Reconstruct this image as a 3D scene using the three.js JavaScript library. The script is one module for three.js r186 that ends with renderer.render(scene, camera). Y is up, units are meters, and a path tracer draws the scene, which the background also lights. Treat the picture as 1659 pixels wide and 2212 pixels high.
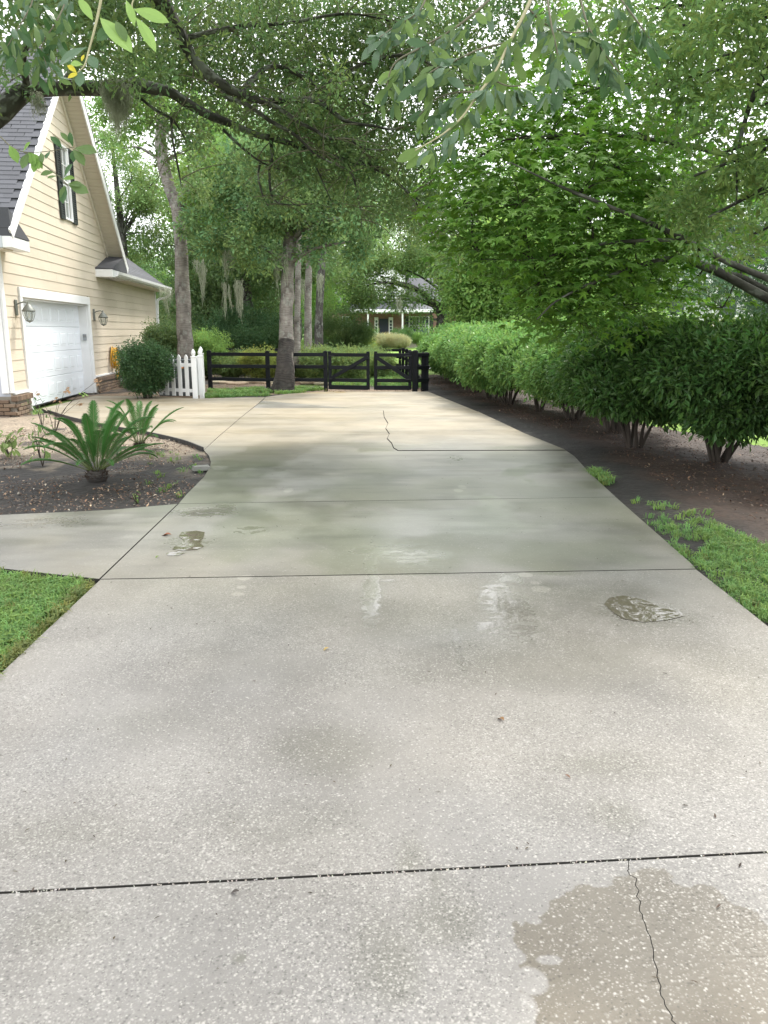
import * as THREE from 'three';
import { mergeGeometries } from 'three/addons/utils/BufferGeometryUtils.js';

// ---------------------------------------------------------------- camera, sky, sun, exposure
const scene = new THREE.Scene();
const EYE = 1.58, PITCH = 12.94 * Math.PI / 180;
const camera = new THREE.PerspectiveCamera(66, 0.75, 0.05, 900);
camera.position.set(0, EYE, 0);
camera.rotation.x = -PITCH;
scene.add(camera);

const skyW = 64, skyH = 32, skyData = new Float32Array(skyW * skyH * 4);
for (let j = 0; j < skyH; j++) for (let i = 0; i < skyW; i++) {
  const el = ((j + 0.5) / skyH - 0.5) * Math.PI, s = Math.max(0, Math.sin(el));
  const b = el < 0 ? 0.25 : 0.78 + 0.42 * s;
  skyData.set([b * 0.985, b * 1.0, b * 1.03, 1], (j * skyW + i) * 4);
}
const sky = new THREE.DataTexture(skyData, skyW, skyH, THREE.RGBAFormat, THREE.FloatType);
sky.mapping = THREE.EquirectangularReflectionMapping;
sky.magFilter = THREE.LinearFilter;
sky.needsUpdate = true;
scene.background = sky;
scene.environment = sky;

const sun = new THREE.DirectionalLight(new THREE.Color().setRGB(1, 0.95, 0.86), 1.5);
sun.position.set(13, 30, -30);
sun.target.position.set(0, 0, -12);
sun.castShadow = true;
sun.shadow.radius = 20;
sun.shadow.mapSize.set(2048, 2048);
Object.assign(sun.shadow.camera, { left: -40, right: 40, top: 40, bottom: -40, near: 1, far: 120 });
scene.add(sun, sun.target);

const renderer = new THREE.WebGLRenderer({ antialias: true });
renderer.setSize(768, 1024);
renderer.toneMapping = THREE.LinearToneMapping;
renderer.toneMappingExposure = 3.1;
renderer.shadowMap.enabled = true;

// ---------------------------------------------------------------- helpers
const V = (x, y, z) => new THREE.Vector3(x, y, z);
function rng(seed) { let a = seed >>> 0; return () => { a = (a + 0x6d2b79f5) | 0; let t = Math.imul(a ^ (a >>> 15), 1 | a); t = (t + Math.imul(t ^ (t >>> 7), 61 | t)) ^ t; return ((t ^ (t >>> 14)) >>> 0) / 4294967296; }; }
const N2 = 256, NT = new Float32Array(N2 * N2);
{ const r = rng(7); for (let i = 0; i < NT.length; i++) NT[i] = r(); }
function vn(x, y) {
  const xi = Math.floor(x), yi = Math.floor(y); let fx = x - xi, fy = y - yi;
  fx = fx * fx * (3 - 2 * fx); fy = fy * fy * (3 - 2 * fy);
  const a = (xi & 255), b = ((xi + 1) & 255), c = (yi & 255) * 256, d = ((yi + 1) & 255) * 256;
  return (NT[a + c] * (1 - fx) + NT[b + c] * fx) * (1 - fy) + (NT[a + d] * (1 - fx) + NT[b + d] * fx) * fy;
}
function fbm(x, y, o = 4) { let s = 0, a = 0.5, n = 0; for (let i = 0; i < o; i++) { s += a * vn(x, y); n += a; a *= 0.5; x = x * 2.03 + 17.3; y = y * 2.03 + 9.1; } return s / n; }
const mix = (a, b, t) => a + (b - a) * t, clamp = (x, a = 0, b = 1) => Math.min(b, Math.max(a, x)), sstep = (a, b, x) => { const t = clamp((x - a) / (b - a)); return t * t * (3 - 2 * t); };

// design scale of the survey of the place: x and y of a picture 1659 wide, turned into a point on the ground or at a depth
const FL = 1703, cp = Math.cos(PITCH), sp = Math.sin(PITCH);
function ray(px, py) { const a = (px - 829.5) / FL, b = -(py - 1106) / FL; return V(a, b * cp - sp, -b * sp - cp); }
function G(px, py, y = 0) { const d = ray(px, py), t = (y - EYE) / d.y; return V(d.x * t, y, d.z * t); }
function at(px, py, depth) { return ray(px, py).multiplyScalar(depth).add(V(0, EYE, 0)); }

const used = {};
function numbered(n) { const k = used[n] = (used[n] ?? -1) + 1; return k ? n + '_' + String(k).padStart(3, '0') : n; }
function tag(o, label, category, group, kind) { o.userData.label = label; if (category) o.userData.category = category; if (group) o.userData.group = group; if (kind) o.userData.kind = kind; return o; }
function thing(name, label, category, pos = [0, 0, 0], turn = 0, group) {
  const o = new THREE.Group(); o.name = numbered(name); o.position.set(...pos); o.rotation.y = turn; scene.add(o); return tag(o, label, category, group);
}
function shadowed(m) { m.castShadow = true; m.receiveShadow = true; return m; }
function part(name, geo, mat, parent, label) { const m = shadowed(new THREE.Mesh(geo, mat)); m.name = parent === scene ? numbered(name) : name; if (label) m.userData.label = label; parent.add(m); return m; }
function struct(name, geo, mat, label) { const m = part(name, geo, mat, scene); m.userData.kind = 'structure'; if (label) m.userData.label = label; return m; }
function inst(name, geo, mat, mats, cols, parent) {
  const m = shadowed(new THREE.InstancedMesh(geo, mat, mats.length)); m.name = parent === scene ? numbered(name) : name; m.userData.kind = 'stuff';
  mats.forEach((t, i) => { m.setMatrixAt(i, t); if (cols) m.setColorAt(i, cols[i]); });
  parent.add(m); return m;
}
function boxUV(g) {
  const p = g.attributes.position, n = g.attributes.normal, uv = new Float32Array(p.count * 2);
  for (let i = 0; i < p.count; i++) {
    const ax = Math.abs(n.getX(i)), ay = Math.abs(n.getY(i)), az = Math.abs(n.getZ(i));
    if (ay >= ax && ay >= az) { uv[2 * i] = p.getX(i); uv[2 * i + 1] = p.getZ(i); } else if (ax >= az) { uv[2 * i] = p.getZ(i); uv[2 * i + 1] = p.getY(i); } else { uv[2 * i] = p.getX(i); uv[2 * i + 1] = p.getY(i); }
  }
  g.setAttribute('uv', new THREE.BufferAttribute(uv, 2)); return g;
}
function fromTris(a, flat = true) { const g = new THREE.BufferGeometry(); g.setAttribute('position', new THREE.BufferAttribute(new Float32Array(a), 3)); if (flat) g.computeVertexNormals(); return boxUV(g); }
function quad(o, a, b, c, d) { o.push(...a, ...b, ...c, ...a, ...c, ...d); }
// chamfered box centred at (x,y,z)
function box(w, h, d, x = 0, y = 0, z = 0, c = 0.004) {
  c = Math.min(c, w / 3, h / 3, d / 3);
  const X = w / 2, Y = h / 2, Z = d / 2, o = [];
  const P = (a, b, e) => [a + x, b + y, e + z];
  for (const s of [1, -1]) {
    const f = (q) => s > 0 ? quad(o, q[0], q[1], q[2], q[3]) : quad(o, q[3], q[2], q[1], q[0]);
    f([P(s * X, -Y + c, -Z + c), P(s * X, Y - c, -Z + c), P(s * X, Y - c, Z - c), P(s * X, -Y + c, Z - c)]);
    f([P(-X + c, s * Y, -Z + c), P(-X + c, s * Y, Z - c), P(X - c, s * Y, Z - c), P(X - c, s * Y, -Z + c)]);
    f([P(-X + c, -Y + c, s * Z), P(X - c, -Y + c, s * Z), P(X - c, Y - c, s * Z), P(-X + c, Y - c, s * Z)]);
  }
  const add = (q, n) => { const u = [0, 1, 2].map((k) => q[1][k] - q[0][k]), v = [0, 1, 2].map((k) => q[2][k] - q[0][k]); const cr = [u[1] * v[2] - u[2] * v[1], u[2] * v[0] - u[0] * v[2], u[0] * v[1] - u[1] * v[0]]; if (cr[0] * n[0] + cr[1] * n[1] + cr[2] * n[2] < 0) q.reverse(); if (q.length === 4) quad(o, ...q); else o.push(...q[0], ...q[1], ...q[2]); };
  for (const a of [1, -1]) for (const b of [1, -1]) {
    add([P(a * X, b * (Y - c), -Z + c), P(a * X, b * (Y - c), Z - c), P(a * (X - c), b * Y, Z - c), P(a * (X - c), b * Y, -Z + c)], [a, b, 0]);
    add([P(a * X, -Y + c, b * (Z - c)), P(a * X, Y - c, b * (Z - c)), P(a * (X - c), Y - c, b * Z), P(a * (X - c), -Y + c, b * Z)], [a, 0, b]);
    add([P(-X + c, a * Y, b * (Z - c)), P(X - c, a * Y, b * (Z - c)), P(X - c, a * (Y - c), b * Z), P(-X + c, a * (Y - c), b * Z)], [0, a, b]);
    for (const e of [1, -1]) add([P(a * X, b * (Y - c), e * (Z - c)), P(a * (X - c), b * Y, e * (Z - c)), P(a * (X - c), b * (Y - c), e * Z)], [a, b, e]);
  }
  return fromTris(o);
}
// six-sided solid from 4 bottom + 4 top corners (counter-clockwise seen from above)
function hexa(b, t) {
  const o = [], c = [0, 0, 0]; for (const q of [...b, ...t]) for (let k = 0; k < 3; k++) c[k] += q[k] / 8;
  const f = (q) => { const m = [0, 1, 2].map((k) => (q[0][k] + q[1][k] + q[2][k] + q[3][k]) / 4 - c[k]), u = [0, 1, 2].map((k) => q[2][k] - q[0][k]), v = [0, 1, 2].map((k) => q[3][k] - q[1][k]); const n = [u[1] * v[2] - u[2] * v[1], u[2] * v[0] - u[0] * v[2], u[0] * v[1] - u[1] * v[0]]; if (n[0] * m[0] + n[1] * m[1] + n[2] * m[2] < 0) q.reverse(); quad(o, ...q); };
  f([...b]); f([...t]); for (let i = 0; i < 4; i++) f([b[i], b[(i + 1) % 4], t[(i + 1) % 4], t[i]]);
  return fromTris(o);
}
// beam between two points with a rectangular section (w across, h along 'up')
function beam(a, b, w, h, up = V(0, 1, 0)) {
  const d = b.clone().sub(a), L = d.length(), g = box(w, h, L), m = new THREE.Matrix4(), z = d.normalize(), x = up.clone().cross(z).normalize(), y = z.clone().cross(x);
  m.makeBasis(x, y, z).setPosition(a.clone().add(b).multiplyScalar(0.5)); return g.applyMatrix4(m);
}
function tube(pts, rad, sides = 7, seg = 4, wob = 0, seed = 1) {
  const curve = new THREE.CatmullRomCurve3(pts, false, 'centripetal'), n = Math.max(2, (pts.length - 1) * seg), R = rng(seed), pos = [], nor = [], uv = [], idx = [];
  const P = []; for (let i = 0; i <= n; i++) P.push(curve.getPoint(i / n));
  let up = V(0.13, 0.21, 1), len = 0; if (Math.abs(P[1].clone().sub(P[0]).normalize().dot(up.clone().normalize())) > 0.9) up = V(1, 0.2, 0);
  for (let i = 0; i <= n; i++) {
    const t = P[Math.min(n, i + 1)].clone().sub(P[Math.max(0, i - 1)]).normalize(), x = up.clone().cross(t).normalize(), y = t.clone().cross(x); up = y.clone().cross(x).negate().lerp(up, 0); up = x.clone().cross(t).negate();
    up = t.clone().cross(x);
    const k = i / n * (rad.length - 1), r0 = rad[Math.floor(k)], r1 = rad[Math.min(rad.length - 1, Math.floor(k) + 1)], r = mix(r0, r1, k % 1);
    if (i) len += P[i].distanceTo(P[i - 1]);
    for (let s = 0; s <= sides; s++) {
      const a = s / sides * 2 * Math.PI, q = r * (1 + wob * ((s === sides ? vn(seed * 3.1, len * 3 + 50) : vn(s * 1.7 + seed * 3.1, len * 3 + 50)) - 0.5));
      const c = Math.cos(a), e = Math.sin(a); const nn = x.clone().multiplyScalar(c).add(y.clone().multiplyScalar(e));
      pos.push(P[i].x + nn.x * q, P[i].y + nn.y * q, P[i].z + nn.z * q); nor.push(nn.x, nn.y, nn.z); uv.push(a * Math.max(r0, 0.02), len);
      if (i < n && s < sides) { const A = i * (sides + 1) + s, B = A + sides + 1; idx.push(A, A + 1, B, B, A + 1, B + 1); }
    }
  }
  const g = new THREE.BufferGeometry(); g.setAttribute('position', new THREE.Float32BufferAttribute(pos, 3)); g.setAttribute('normal', new THREE.Float32BufferAttribute(nor, 3)); g.setAttribute('uv', new THREE.Float32BufferAttribute(uv, 2)); g.setIndex(idx); return g;
}
const merge = (l) => mergeGeometries(l.map((g) => { const q = g.index ? g.toNonIndexed() : g; for (const k of Object.keys(q.attributes)) if (!['position', 'normal', 'uv'].includes(k)) q.deleteAttribute(k); return q; }));
const RGB = (r, g, b) => new THREE.Color().setRGB(r, g, b);
const ENC = Float32Array.from({ length: 4097 }, (_, i) => { const x = i / 4096; return 255 * (x <= 0.0031308 ? 12.92 * x : 1.055 * Math.pow(x, 1 / 2.4) - 0.055); }), enc = (x) => ENC[Math.round(clamp(x) * 4096)];
function colourTex(w, h, fn, rep = [1, 1]) {
  const d = new Uint8Array(w * h * 4); for (let y = 0, i = 0; y < h; y++) for (let x = 0; x < w; x++, i += 4) { const c = fn((x + 0.5) / w, (y + 0.5) / h, x, y); d[i] = enc(c[0]); d[i + 1] = enc(c[1]); d[i + 2] = enc(c[2]); d[i + 3] = 255; }
  const t = new THREE.DataTexture(d, w, h); t.colorSpace = THREE.SRGBColorSpace; return texSet(t, rep);
}
function greyTex(w, h, fn, rep = [1, 1]) {
  const d = new Uint8Array(w * h * 4); for (let y = 0, i = 0; y < h; y++) for (let x = 0; x < w; x++, i += 4) { const v = 255 * clamp(fn((x + 0.5) / w, (y + 0.5) / h, x, y)); d[i] = d[i + 1] = d[i + 2] = v; d[i + 3] = 255; }
  return texSet(new THREE.DataTexture(d, w, h), rep);
}
function texSet(t, rep) { t.wrapS = t.wrapT = THREE.RepeatWrapping; t.magFilter = t.minFilter = THREE.LinearFilter; t.repeat.set(...rep); t.needsUpdate = true; return t; }
// seamless fbm on the unit square with p cells
function tfbm(u, v, p, o = 4) { let s = 0, a = 0.5, n = 0; for (let i = 0; i < o; i++) { const q = p << i; s += a * tvn(u * q, v * q, q, i * 37); n += a; a *= 0.5; } return s / n; }
function tvn(x, y, q, off) { const xi = Math.floor(x), yi = Math.floor(y); let fx = x - xi, fy = y - yi; fx = fx * fx * (3 - 2 * fx); fy = fy * fy * (3 - 2 * fy); const a = (xi % q + off) & 255, b = ((xi + 1) % q + off) & 255, c = ((yi % q + off) & 255) * 256, d = (((yi + 1) % q + off) & 255) * 256; return (NT[a + c] * (1 - fx) + NT[b + c] * fx) * (1 - fy) + (NT[a + d] * (1 - fx) + NT[b + d] * fx) * fy; }
const std = (o) => new THREE.MeshStandardMaterial(o);
const phys = (o) => new THREE.MeshPhysicalMaterial({ side: THREE.DoubleSide, ...o });
function sheetGeo(pts, y) { const s = new THREE.Shape(pts.map((p) => new THREE.Vector2(p.x, -p.z))); const g = new THREE.ShapeGeometry(s); g.rotateX(-Math.PI / 2); g.translate(0, y, 0); const p = g.attributes.position, uv = g.attributes.uv; for (let i = 0; i < p.count; i++) uv.setXY(i, p.getX(i), -p.getZ(i)); return g; }
function inside(pts, x, z) { let c = false; for (let i = 0, j = pts.length - 1; i < pts.length; j = i++) { const a = pts[i], b = pts[j]; if ((a.z > z) !== (b.z > z) && x < (b.x - a.x) * (z - a.z) / (b.z - a.z) + a.x) c = !c; } return c; }

// ---------------------------------------------------------------- materials
const noiseBump = greyTex(256, 256, (u, v) => tfbm(u, v, 8, 4));
function plain(r, g, b, rough = 0.7, extra = {}) { return std({ color: RGB(r, g, b), roughness: rough, ...extra }); }
// paint with weathering in metres
const paintTex = colourTex(512, 512, (u, v) => { const n = tfbm(u, v, 4, 5), m = tfbm(u * 1, v * 1, 16, 3), k = 0.95 + 0.05 * sstep(0.3, 0.6, n) - 0.02 * sstep(0.55, 0.8, m); return [k, k * (0.99 + 0.01 * n), k * (0.97 + 0.03 * n)]; }, [0.4, 0.4]);
const M = {
  white: std({ color: RGB(0.78, 0.79, 0.8), roughness: 0.45, map: paintTex }),
  doorWhite: std({ color: RGB(0.78, 0.82, 0.87), roughness: 0.4 }),
  cream: [0.97, 1.0, 1.03].map((k) => std({ color: RGB(0.6 * k, 0.53 * k, 0.43 * k), roughness: 0.55, map: paintTex, bumpMap: noiseBump, bumpScale: 0.0006 })),
  soffit: std({ color: RGB(0.62, 0.57, 0.48), roughness: 0.6, map: paintTex }),
  frontWall: plain(0.45, 0.47, 0.52, 0.6),  // bluish shade put into the colour of a pale grey wall
  shutter: plain(0.022, 0.03, 0.03, 0.5),
  glass: phys({ color: RGB(0.9, 0.95, 0.95), roughness: 0.02, transmission: 1, thickness: 0, ior: 1.5 }),
  dark: plain(0.01, 0.011, 0.012, 0.8),
  room: plain(0.06, 0.065, 0.07, 0.9),
  black: [1, 1.3, 0.8].map((k) => new THREE.MeshPhysicalMaterial({ color: RGB(0.003 * k, 0.0045 * k, 0.007 * k), roughness: 0.6, specularIntensity: 0.5, bumpMap: noiseBump, bumpScale: 0.001 })),
  mortar: plain(0.2, 0.18, 0.15, 0.95),
  pewter: std({ color: RGB(0.17, 0.18, 0.16), roughness: 0.5, metalness: 0.3 }),
  yellowHose: plain(0.62, 0.34, 0.015, 0.4),
  greyBox: plain(0.3, 0.32, 0.34, 0.5),
  acMetal: plain(0.1, 0.11, 0.11, 0.5),
  brick: [[0.17, 0.115, 0.075], [0.14, 0.095, 0.065], [0.2, 0.145, 0.1], [0.11, 0.08, 0.06]].map((c) => std({ color: RGB(...c), roughness: 0.85, bumpMap: noiseBump, bumpScale: 0.004 })),
  shingle: [0.88, 0.96, 1.04, 1.12].map((k) => std({ color: RGB(0.062 * k, 0.064 * k, 0.074 * k), roughness: 0.8, bumpMap: noiseBump, bumpScale: 0.004 })),
  soil: null,
};
M.pickets = std({ color: RGB(0.8, 0.81, 0.82), roughness: 0.4, map: paintTex });
M.rust = plain(0.5, 0.3, 0.07, 0.8);
// bark: grey with rings and fissures; uv in metres
function bark(c1, c2, rings, bs, lk = 0.3) {
  const f = (u, v) => { const a = tfbm(u, v, 6, 4), ring = tfbm(u * 1, v, 6, 2) * 0.09 + v, k = rings ? Math.pow(Math.abs(Math.sin((ring * 16 + 0.35 * Math.sin(v * 6.283 * 3)) * Math.PI)), 0.35) : Math.pow(Math.abs(tfbm(u, v, 8, 2) * 2 - 1), 0.6); return [a, k]; };
  return std({ map: colourTex(256, 512, (u, v) => { const [a, k] = f(u, v), t = clamp(0.15 + 1.3 * (a - 0.25)) * (0.45 + 0.55 * k), lich = sstep(0.56, 0.72, tfbm(u, v, 12, 3)) * lk; return [0, 1, 2].map((i) => mix(mix(c1[i], c2[i], t), [0.32, 0.35, 0.3][i], lich)); }, [1.1, 0.75]), bumpMap: greyTex(256, 512, (u, v) => { const [a, k] = f(u, v); return 0.5 * a + 0.5 * k; }, [1.1, 0.75]), bumpScale: bs, roughness: 0.9 });
}
M.barkGrey = bark([0.06, 0.05, 0.043], [0.27, 0.245, 0.215], true, 0.02);
M.barkDark = bark([0.018, 0.016, 0.014], [0.1, 0.09, 0.08], false, 0.03);
M.barkOak = bark([0.016, 0.015, 0.011], [0.085, 0.083, 0.066], false, 0.025);
M.barkMid = bark([0.03, 0.028, 0.024], [0.17, 0.16, 0.14], false, 0.02);
M.barkWet = bark([0.01, 0.009, 0.008], [0.055, 0.047, 0.04], true, 0.02, 0.04);
M.twig = plain(0.13, 0.12, 0.08, 0.85);
M.twigPale = plain(0.36, 0.33, 0.2, 0.7);
M.stem = plain(0.05, 0.04, 0.031, 0.95);
// leaves send about as much light through as back, so half of each colour below leaves on either side
const leafMat = (r, g, b, coat = 0, cr = 0.35, tr = 0.5) => phys({ color: RGB(r, g, b), roughness: 1, specularIntensity: 0.25, transmission: tr, thickness: 0, clearcoat: coat, clearcoatRoughness: cr });
const L = {
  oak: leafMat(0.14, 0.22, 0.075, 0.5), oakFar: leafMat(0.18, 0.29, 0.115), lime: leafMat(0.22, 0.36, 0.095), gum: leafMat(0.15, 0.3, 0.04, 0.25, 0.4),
  hedge: leafMat(0.075, 0.165, 0.035, 0.6, 0.3, 0.4), hedgeLit: leafMat(0.18, 0.33, 0.085, 0.5, 0.3, 0.45), dark: leafMat(0.06, 0.13, 0.045, 0.4, 0.3, 0.35), pale: leafMat(0.2, 0.3, 0.1), olive: leafMat(0.21, 0.29, 0.1), yellow: leafMat(0.28, 0.33, 0.085),  // hedge and hedgeLit: one kind of leaf, shade and light put into the colours
  blue: leafMat(0.1, 0.175, 0.095, 1, 0.22, 0.35), far: leafMat(0.11, 0.2, 0.1), bright: leafMat(0.33, 0.5, 0.15, 0.3, 0.4), gold: leafMat(0.7, 0.6, 0.07, 0.2), moss: phys({ color: RGB(0.36, 0.38, 0.29), roughness: 1, specularIntensity: 0.1, transmission: 0.4, thickness: 0 }),
  grass: leafMat(0.18, 0.31, 0.085, 0.15, 0.5, 0.45), sago: leafMat(0.05, 0.15, 0.03, 0.2, 0.3, 0.3), litter: [[0.085, 0.042, 0.024], [0.06, 0.036, 0.024], [0.13, 0.085, 0.055]].map((c) => plain(...c, 0.6)), orange: leafMat(0.3, 0.2, 0.12), beige: leafMat(0.36, 0.36, 0.19), white: leafMat(0.9, 0.92, 0.95),
};

// ---------------------------------------------------------------- foliage geometry
// one leaf: base at origin, runs along +y, faces +z
function leafGeo(len, wid, fold = 0.25, curl = 0.2, segs = 5, peak = 0.6) {
  const o = [], row = []; for (let i = 0; i <= segs; i++) { const t = i / segs, w = wid / 2 * Math.pow(Math.sin(Math.PI * Math.pow(t, Math.log(0.5) / Math.log(peak))), 0.8), z = -curl * len * t * t; row.push([[-w, t * len, z + fold * w], [0, t * len, z], [w, t * len, z + fold * w]]); }
  for (let i = 0; i < segs; i++) { const a = row[i], b = row[i + 1]; for (const k of [0, 1]) { if (i > 0) o.push(...a[k], ...a[k + 1], ...b[k + 1]); else if (k === 0) o.push(...a[1], ...b[1], ...b[0]); else o.push(...a[1], ...b[2], ...b[1]); if (i > 0 && i < segs - 1) o.push(...a[k], ...b[k + 1], ...b[k]); } }
  return fromTris(o);
}
function starGeo(s, seed) { // five-lobed leaf
  const R = rng(seed), o = [], pts = []; const lobes = [[-120, 0.62], [-62, 0.9], [0, 1.05], [62, 0.9], [120, 0.62]];
  for (let i = 0; i < 5; i++) { const [a, r] = lobes[i]; pts.push([a, r]); if (i < 4) pts.push([(a + lobes[i + 1][0]) / 2, 0.36]); }
  const P = pts.map(([a, r]) => { const t = a * Math.PI / 180, q = r * s * 0.55 * (0.93 + 0.14 * R()); return [Math.sin(t) * q, s * 0.3 + Math.cos(t) * q, -0.35 * q * q / s + 0.05 * s * (R() - 0.5)]; });
  const c = [0, s * 0.3, 0], base = [0, s * 0.1, 0]; o.push(...base, ...c, ...P[0]); for (let i = 0; i < P.length - 1; i++) o.push(...c, ...P[i + 1], ...P[i]); o.push(...base, ...P[8], ...c);
  return fromTris(o);
}
const tmpM = new THREE.Matrix4(), tmpQ = new THREE.Quaternion(), tmpE = new THREE.Euler();
function trs(p, ex, ey, ez, s, order = 'YXZ') { return new THREE.Matrix4().compose(p, new THREE.Quaternion().setFromEuler(new THREE.Euler(ex, ey, ez, order)), typeof s === 'number' ? V(s, s, s) : s); }
// matrix that lays a leaf along dir with its face near 'up'
function aim(p, dir, up, s) { const y = dir.clone().normalize(); let x = y.clone().cross(up); if (x.lengthSq() < 1e-4) x = y.clone().cross(V(1, 0.1, 0)); x.normalize(); const z = x.clone().cross(y); return new THREE.Matrix4().makeBasis(x, y, z).scale(V(s, s, s)).setPosition(p); }
function clump(seed, n, R0, len, wid, up = 0.6, flat = 0.8, geo = null) {
  const R = rng(seed), o = [];
  for (let i = 0; i < n; i++) {
    const u = R() * 2 - 1, a = R() * 6.283, q = Math.sqrt(1 - u * u), rr = R0 * Math.cbrt(R()), p = V(q * Math.cos(a) * rr, u * rr * flat, q * Math.sin(a) * rr), d = p.clone().normalize().add(V((R() - 0.5), (R() - 0.6), (R() - 0.5)).multiplyScalar(1.2)), nr = V((R() - 0.5) * 1.4, up, (R() - 0.5) * 1.4).normalize();
    const m = aim(p, d, nr, 0.75 + 0.5 * R());
    if (geo) { o.push(...geo.clone().applyMatrix4(m).attributes.position.array); continue; }
    const f = 0.25, w = wid / 2, A = V(0, 0, 0), B = V(-w, len * 0.55, w * f), C = V(0, len, -len * 0.12), D = V(w, len * 0.55, w * f); for (const v of [A, B, C, D]) v.applyMatrix4(m);
    for (const v of [A, C, B, A, D, C]) o.push(v.x, v.y, v.z);
  }
  return fromTris(o);
}
const C = {
  oak: [1, 2, 3].map((s) => clump(s, 18, 0.165, 0.08, 0.031)),
  far: [4, 5, 6].map((s) => clump(s, 34, 0.5, 0.16, 0.075)),
  farFine: [7, 8].map((s) => clump(s, 40, 0.35, 0.1, 0.046)),
  mid: [24, 25, 26].map((s) => clump(s, 22, 0.29, 0.125, 0.056)),
  hedge: [9, 10, 11].map((s) => clump(s, 15, 0.14, 0.085, 0.036, 0.9)),
  shrub: [12, 13].map((s) => clump(s, 22, 0.14, 0.05, 0.022)),
  grass: [14, 15, 16].map((s) => { const R = rng(s), o = []; for (let i = 0; i < 13; i++) { const a = R() * 6.283, r = 0.035 * Math.sqrt(R()), h = 0.028 + 0.038 * R(), b = 0.3 + R() * 1.0, w = 0.0024 + 0.0014 * R(), x = Math.cos(a) * r, z = Math.sin(a) * r, c = R() * 6.283, dx = Math.cos(c), dz = Math.sin(c), mx = x + dx * h * b * 0.35, mz = z + dz * h * b * 0.35, tx = x + dx * h * b, tz = z + dz * h * b, ty = h * (1 - 0.3 * b); o.push(x - dz * w, 0, z + dx * w, x + dz * w, 0, z - dx * w, mx + dz * w, h * 0.7, mz - dx * w, x - dz * w, 0, z + dx * w, mx + dz * w, h * 0.7, mz - dx * w, mx - dz * w, h * 0.7, mz + dx * w, mx - dz * w, h * 0.7, mz + dx * w, mx + dz * w, h * 0.7, mz - dx * w, tx, ty, tz); } return fromTris(o); }),
};
function tint(R, s = 0.25) { const b = 1 - s / 2 + s * R(), h = (R() - 0.5) * s * 0.6; return RGB(b * (1 + h), b, b * (1 - h)); }
// clumps over a list of ellipsoids [centre, rx, ry, rz, count]
function blobsFoliage(name, parent, geos, mat, blobs, seed, scale = [0.7, 1.3], shell = 0.45, tintS = 0.4) {
  const R = rng(seed), sets = geos.map(() => [[], []]);
  for (const [c, rx, ry, rz, n] of blobs) for (let i = 0; i < n; i++) {
    const u = R() * 2 - 1, a = R() * 6.283, q = Math.sqrt(1 - u * u), rr = Math.pow(R(), shell), k = Math.floor(R() * geos.length);
    sets[k][0].push(trs(V(c.x + q * Math.cos(a) * rr * rx, c.y + u * rr * ry, c.z + q * Math.sin(a) * rr * rz), (R() - 0.5) * 1.2, R() * 6.283, (R() - 0.5) * 1.2, mix(scale[0], scale[1], R()))); sets[k][1].push(tint(R, tintS));
  }
  sets.forEach(([m, c], k) => m.length && inst(name, geos[k], mat, m, c, parent));
}

// ---------------------------------------------------------------- ground and driveway
const turfTex = colourTex(512, 512, (u, v) => { const n = tfbm(u, v, 8, 5), m = tfbm(u, v, 32, 3); return [mix(0.05, 0.12, n) + 0.03 * m, mix(0.1, 0.2, n) + 0.02 * m, mix(0.02, 0.035, n)]; }, [0.5, 0.5]);
const soilTex = colourTex(512, 512, (u, v) => { const n = tfbm(u, v, 10, 5), m = tfbm(u, v, 48, 2), k = mix(0.6, 1.3, n) * mix(0.6, 1.4, m); return [k * 0.6, k * 0.56, k * 0.52]; }, [0.8, 0.8]);
const soilBump = greyTex(512, 512, (u, v) => tfbm(u, v, 24, 4), [0.8, 0.8]);
M.turf = std({ map: turfTex, roughness: 0.95, bumpMap: soilBump, bumpScale: 0.03 });
M.soil = std({ map: soilTex, roughness: 0.8, vertexColors: true, bumpMap: soilBump, bumpScale: 0.02 });
{ const g = new THREE.PlaneGeometry(900, 900, 1, 1).rotateX(-Math.PI / 2).translate(0, -0.07, -150); const p = g.attributes.position, uv = g.attributes.uv; for (let i = 0; i < 4; i++) uv.setXY(i, p.getX(i), p.getZ(i)); struct('ground', g, M.turf, 'grassy ground of the neighbourhood'); }
function gridSheet(pts, cell, y, amp, colFn) {
  let x0 = 1e9, x1 = -1e9, z0 = 1e9, z1 = -1e9; for (const p of pts) { x0 = Math.min(x0, p.x); x1 = Math.max(x1, p.x); z0 = Math.min(z0, p.z); z1 = Math.max(z1, p.z); }
  const nx = Math.ceil((x1 - x0) / cell), nz = Math.ceil((z1 - z0) / cell), pos = [], col = [], uv = [], idx = [];
  for (let j = 0; j <= nz; j++) for (let i = 0; i <= nx; i++) { const x = x0 + i * cell, z = z0 + j * cell; pos.push(x, y + amp * (fbm(x * 2.3 + 40, z * 2.3 + 40, 4) - 0.5) * 2, z); uv.push(x, z); col.push(...colFn(x, z)); }
  for (let j = 0; j < nz; j++) for (let i = 0; i < nx; i++) if (inside(pts, x0 + (i + 0.5) * cell, z0 + (j + 0.5) * cell)) { const a = j * (nx + 1) + i, b = a + nx + 1; idx.push(a, b, a + 1, a + 1, b, b + 1); }
  const g = new THREE.BufferGeometry(); g.setAttribute('position', new THREE.Float32BufferAttribute(pos, 3)); g.setAttribute('uv', new THREE.Float32BufferAttribute(uv, 2)); g.setAttribute('color', new THREE.Float32BufferAttribute(col, 3)); g.setIndex(idx); g.computeVertexNormals(); return g;
}
const g0 = (l) => l.map(([x, y]) => G(x, y));
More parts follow.
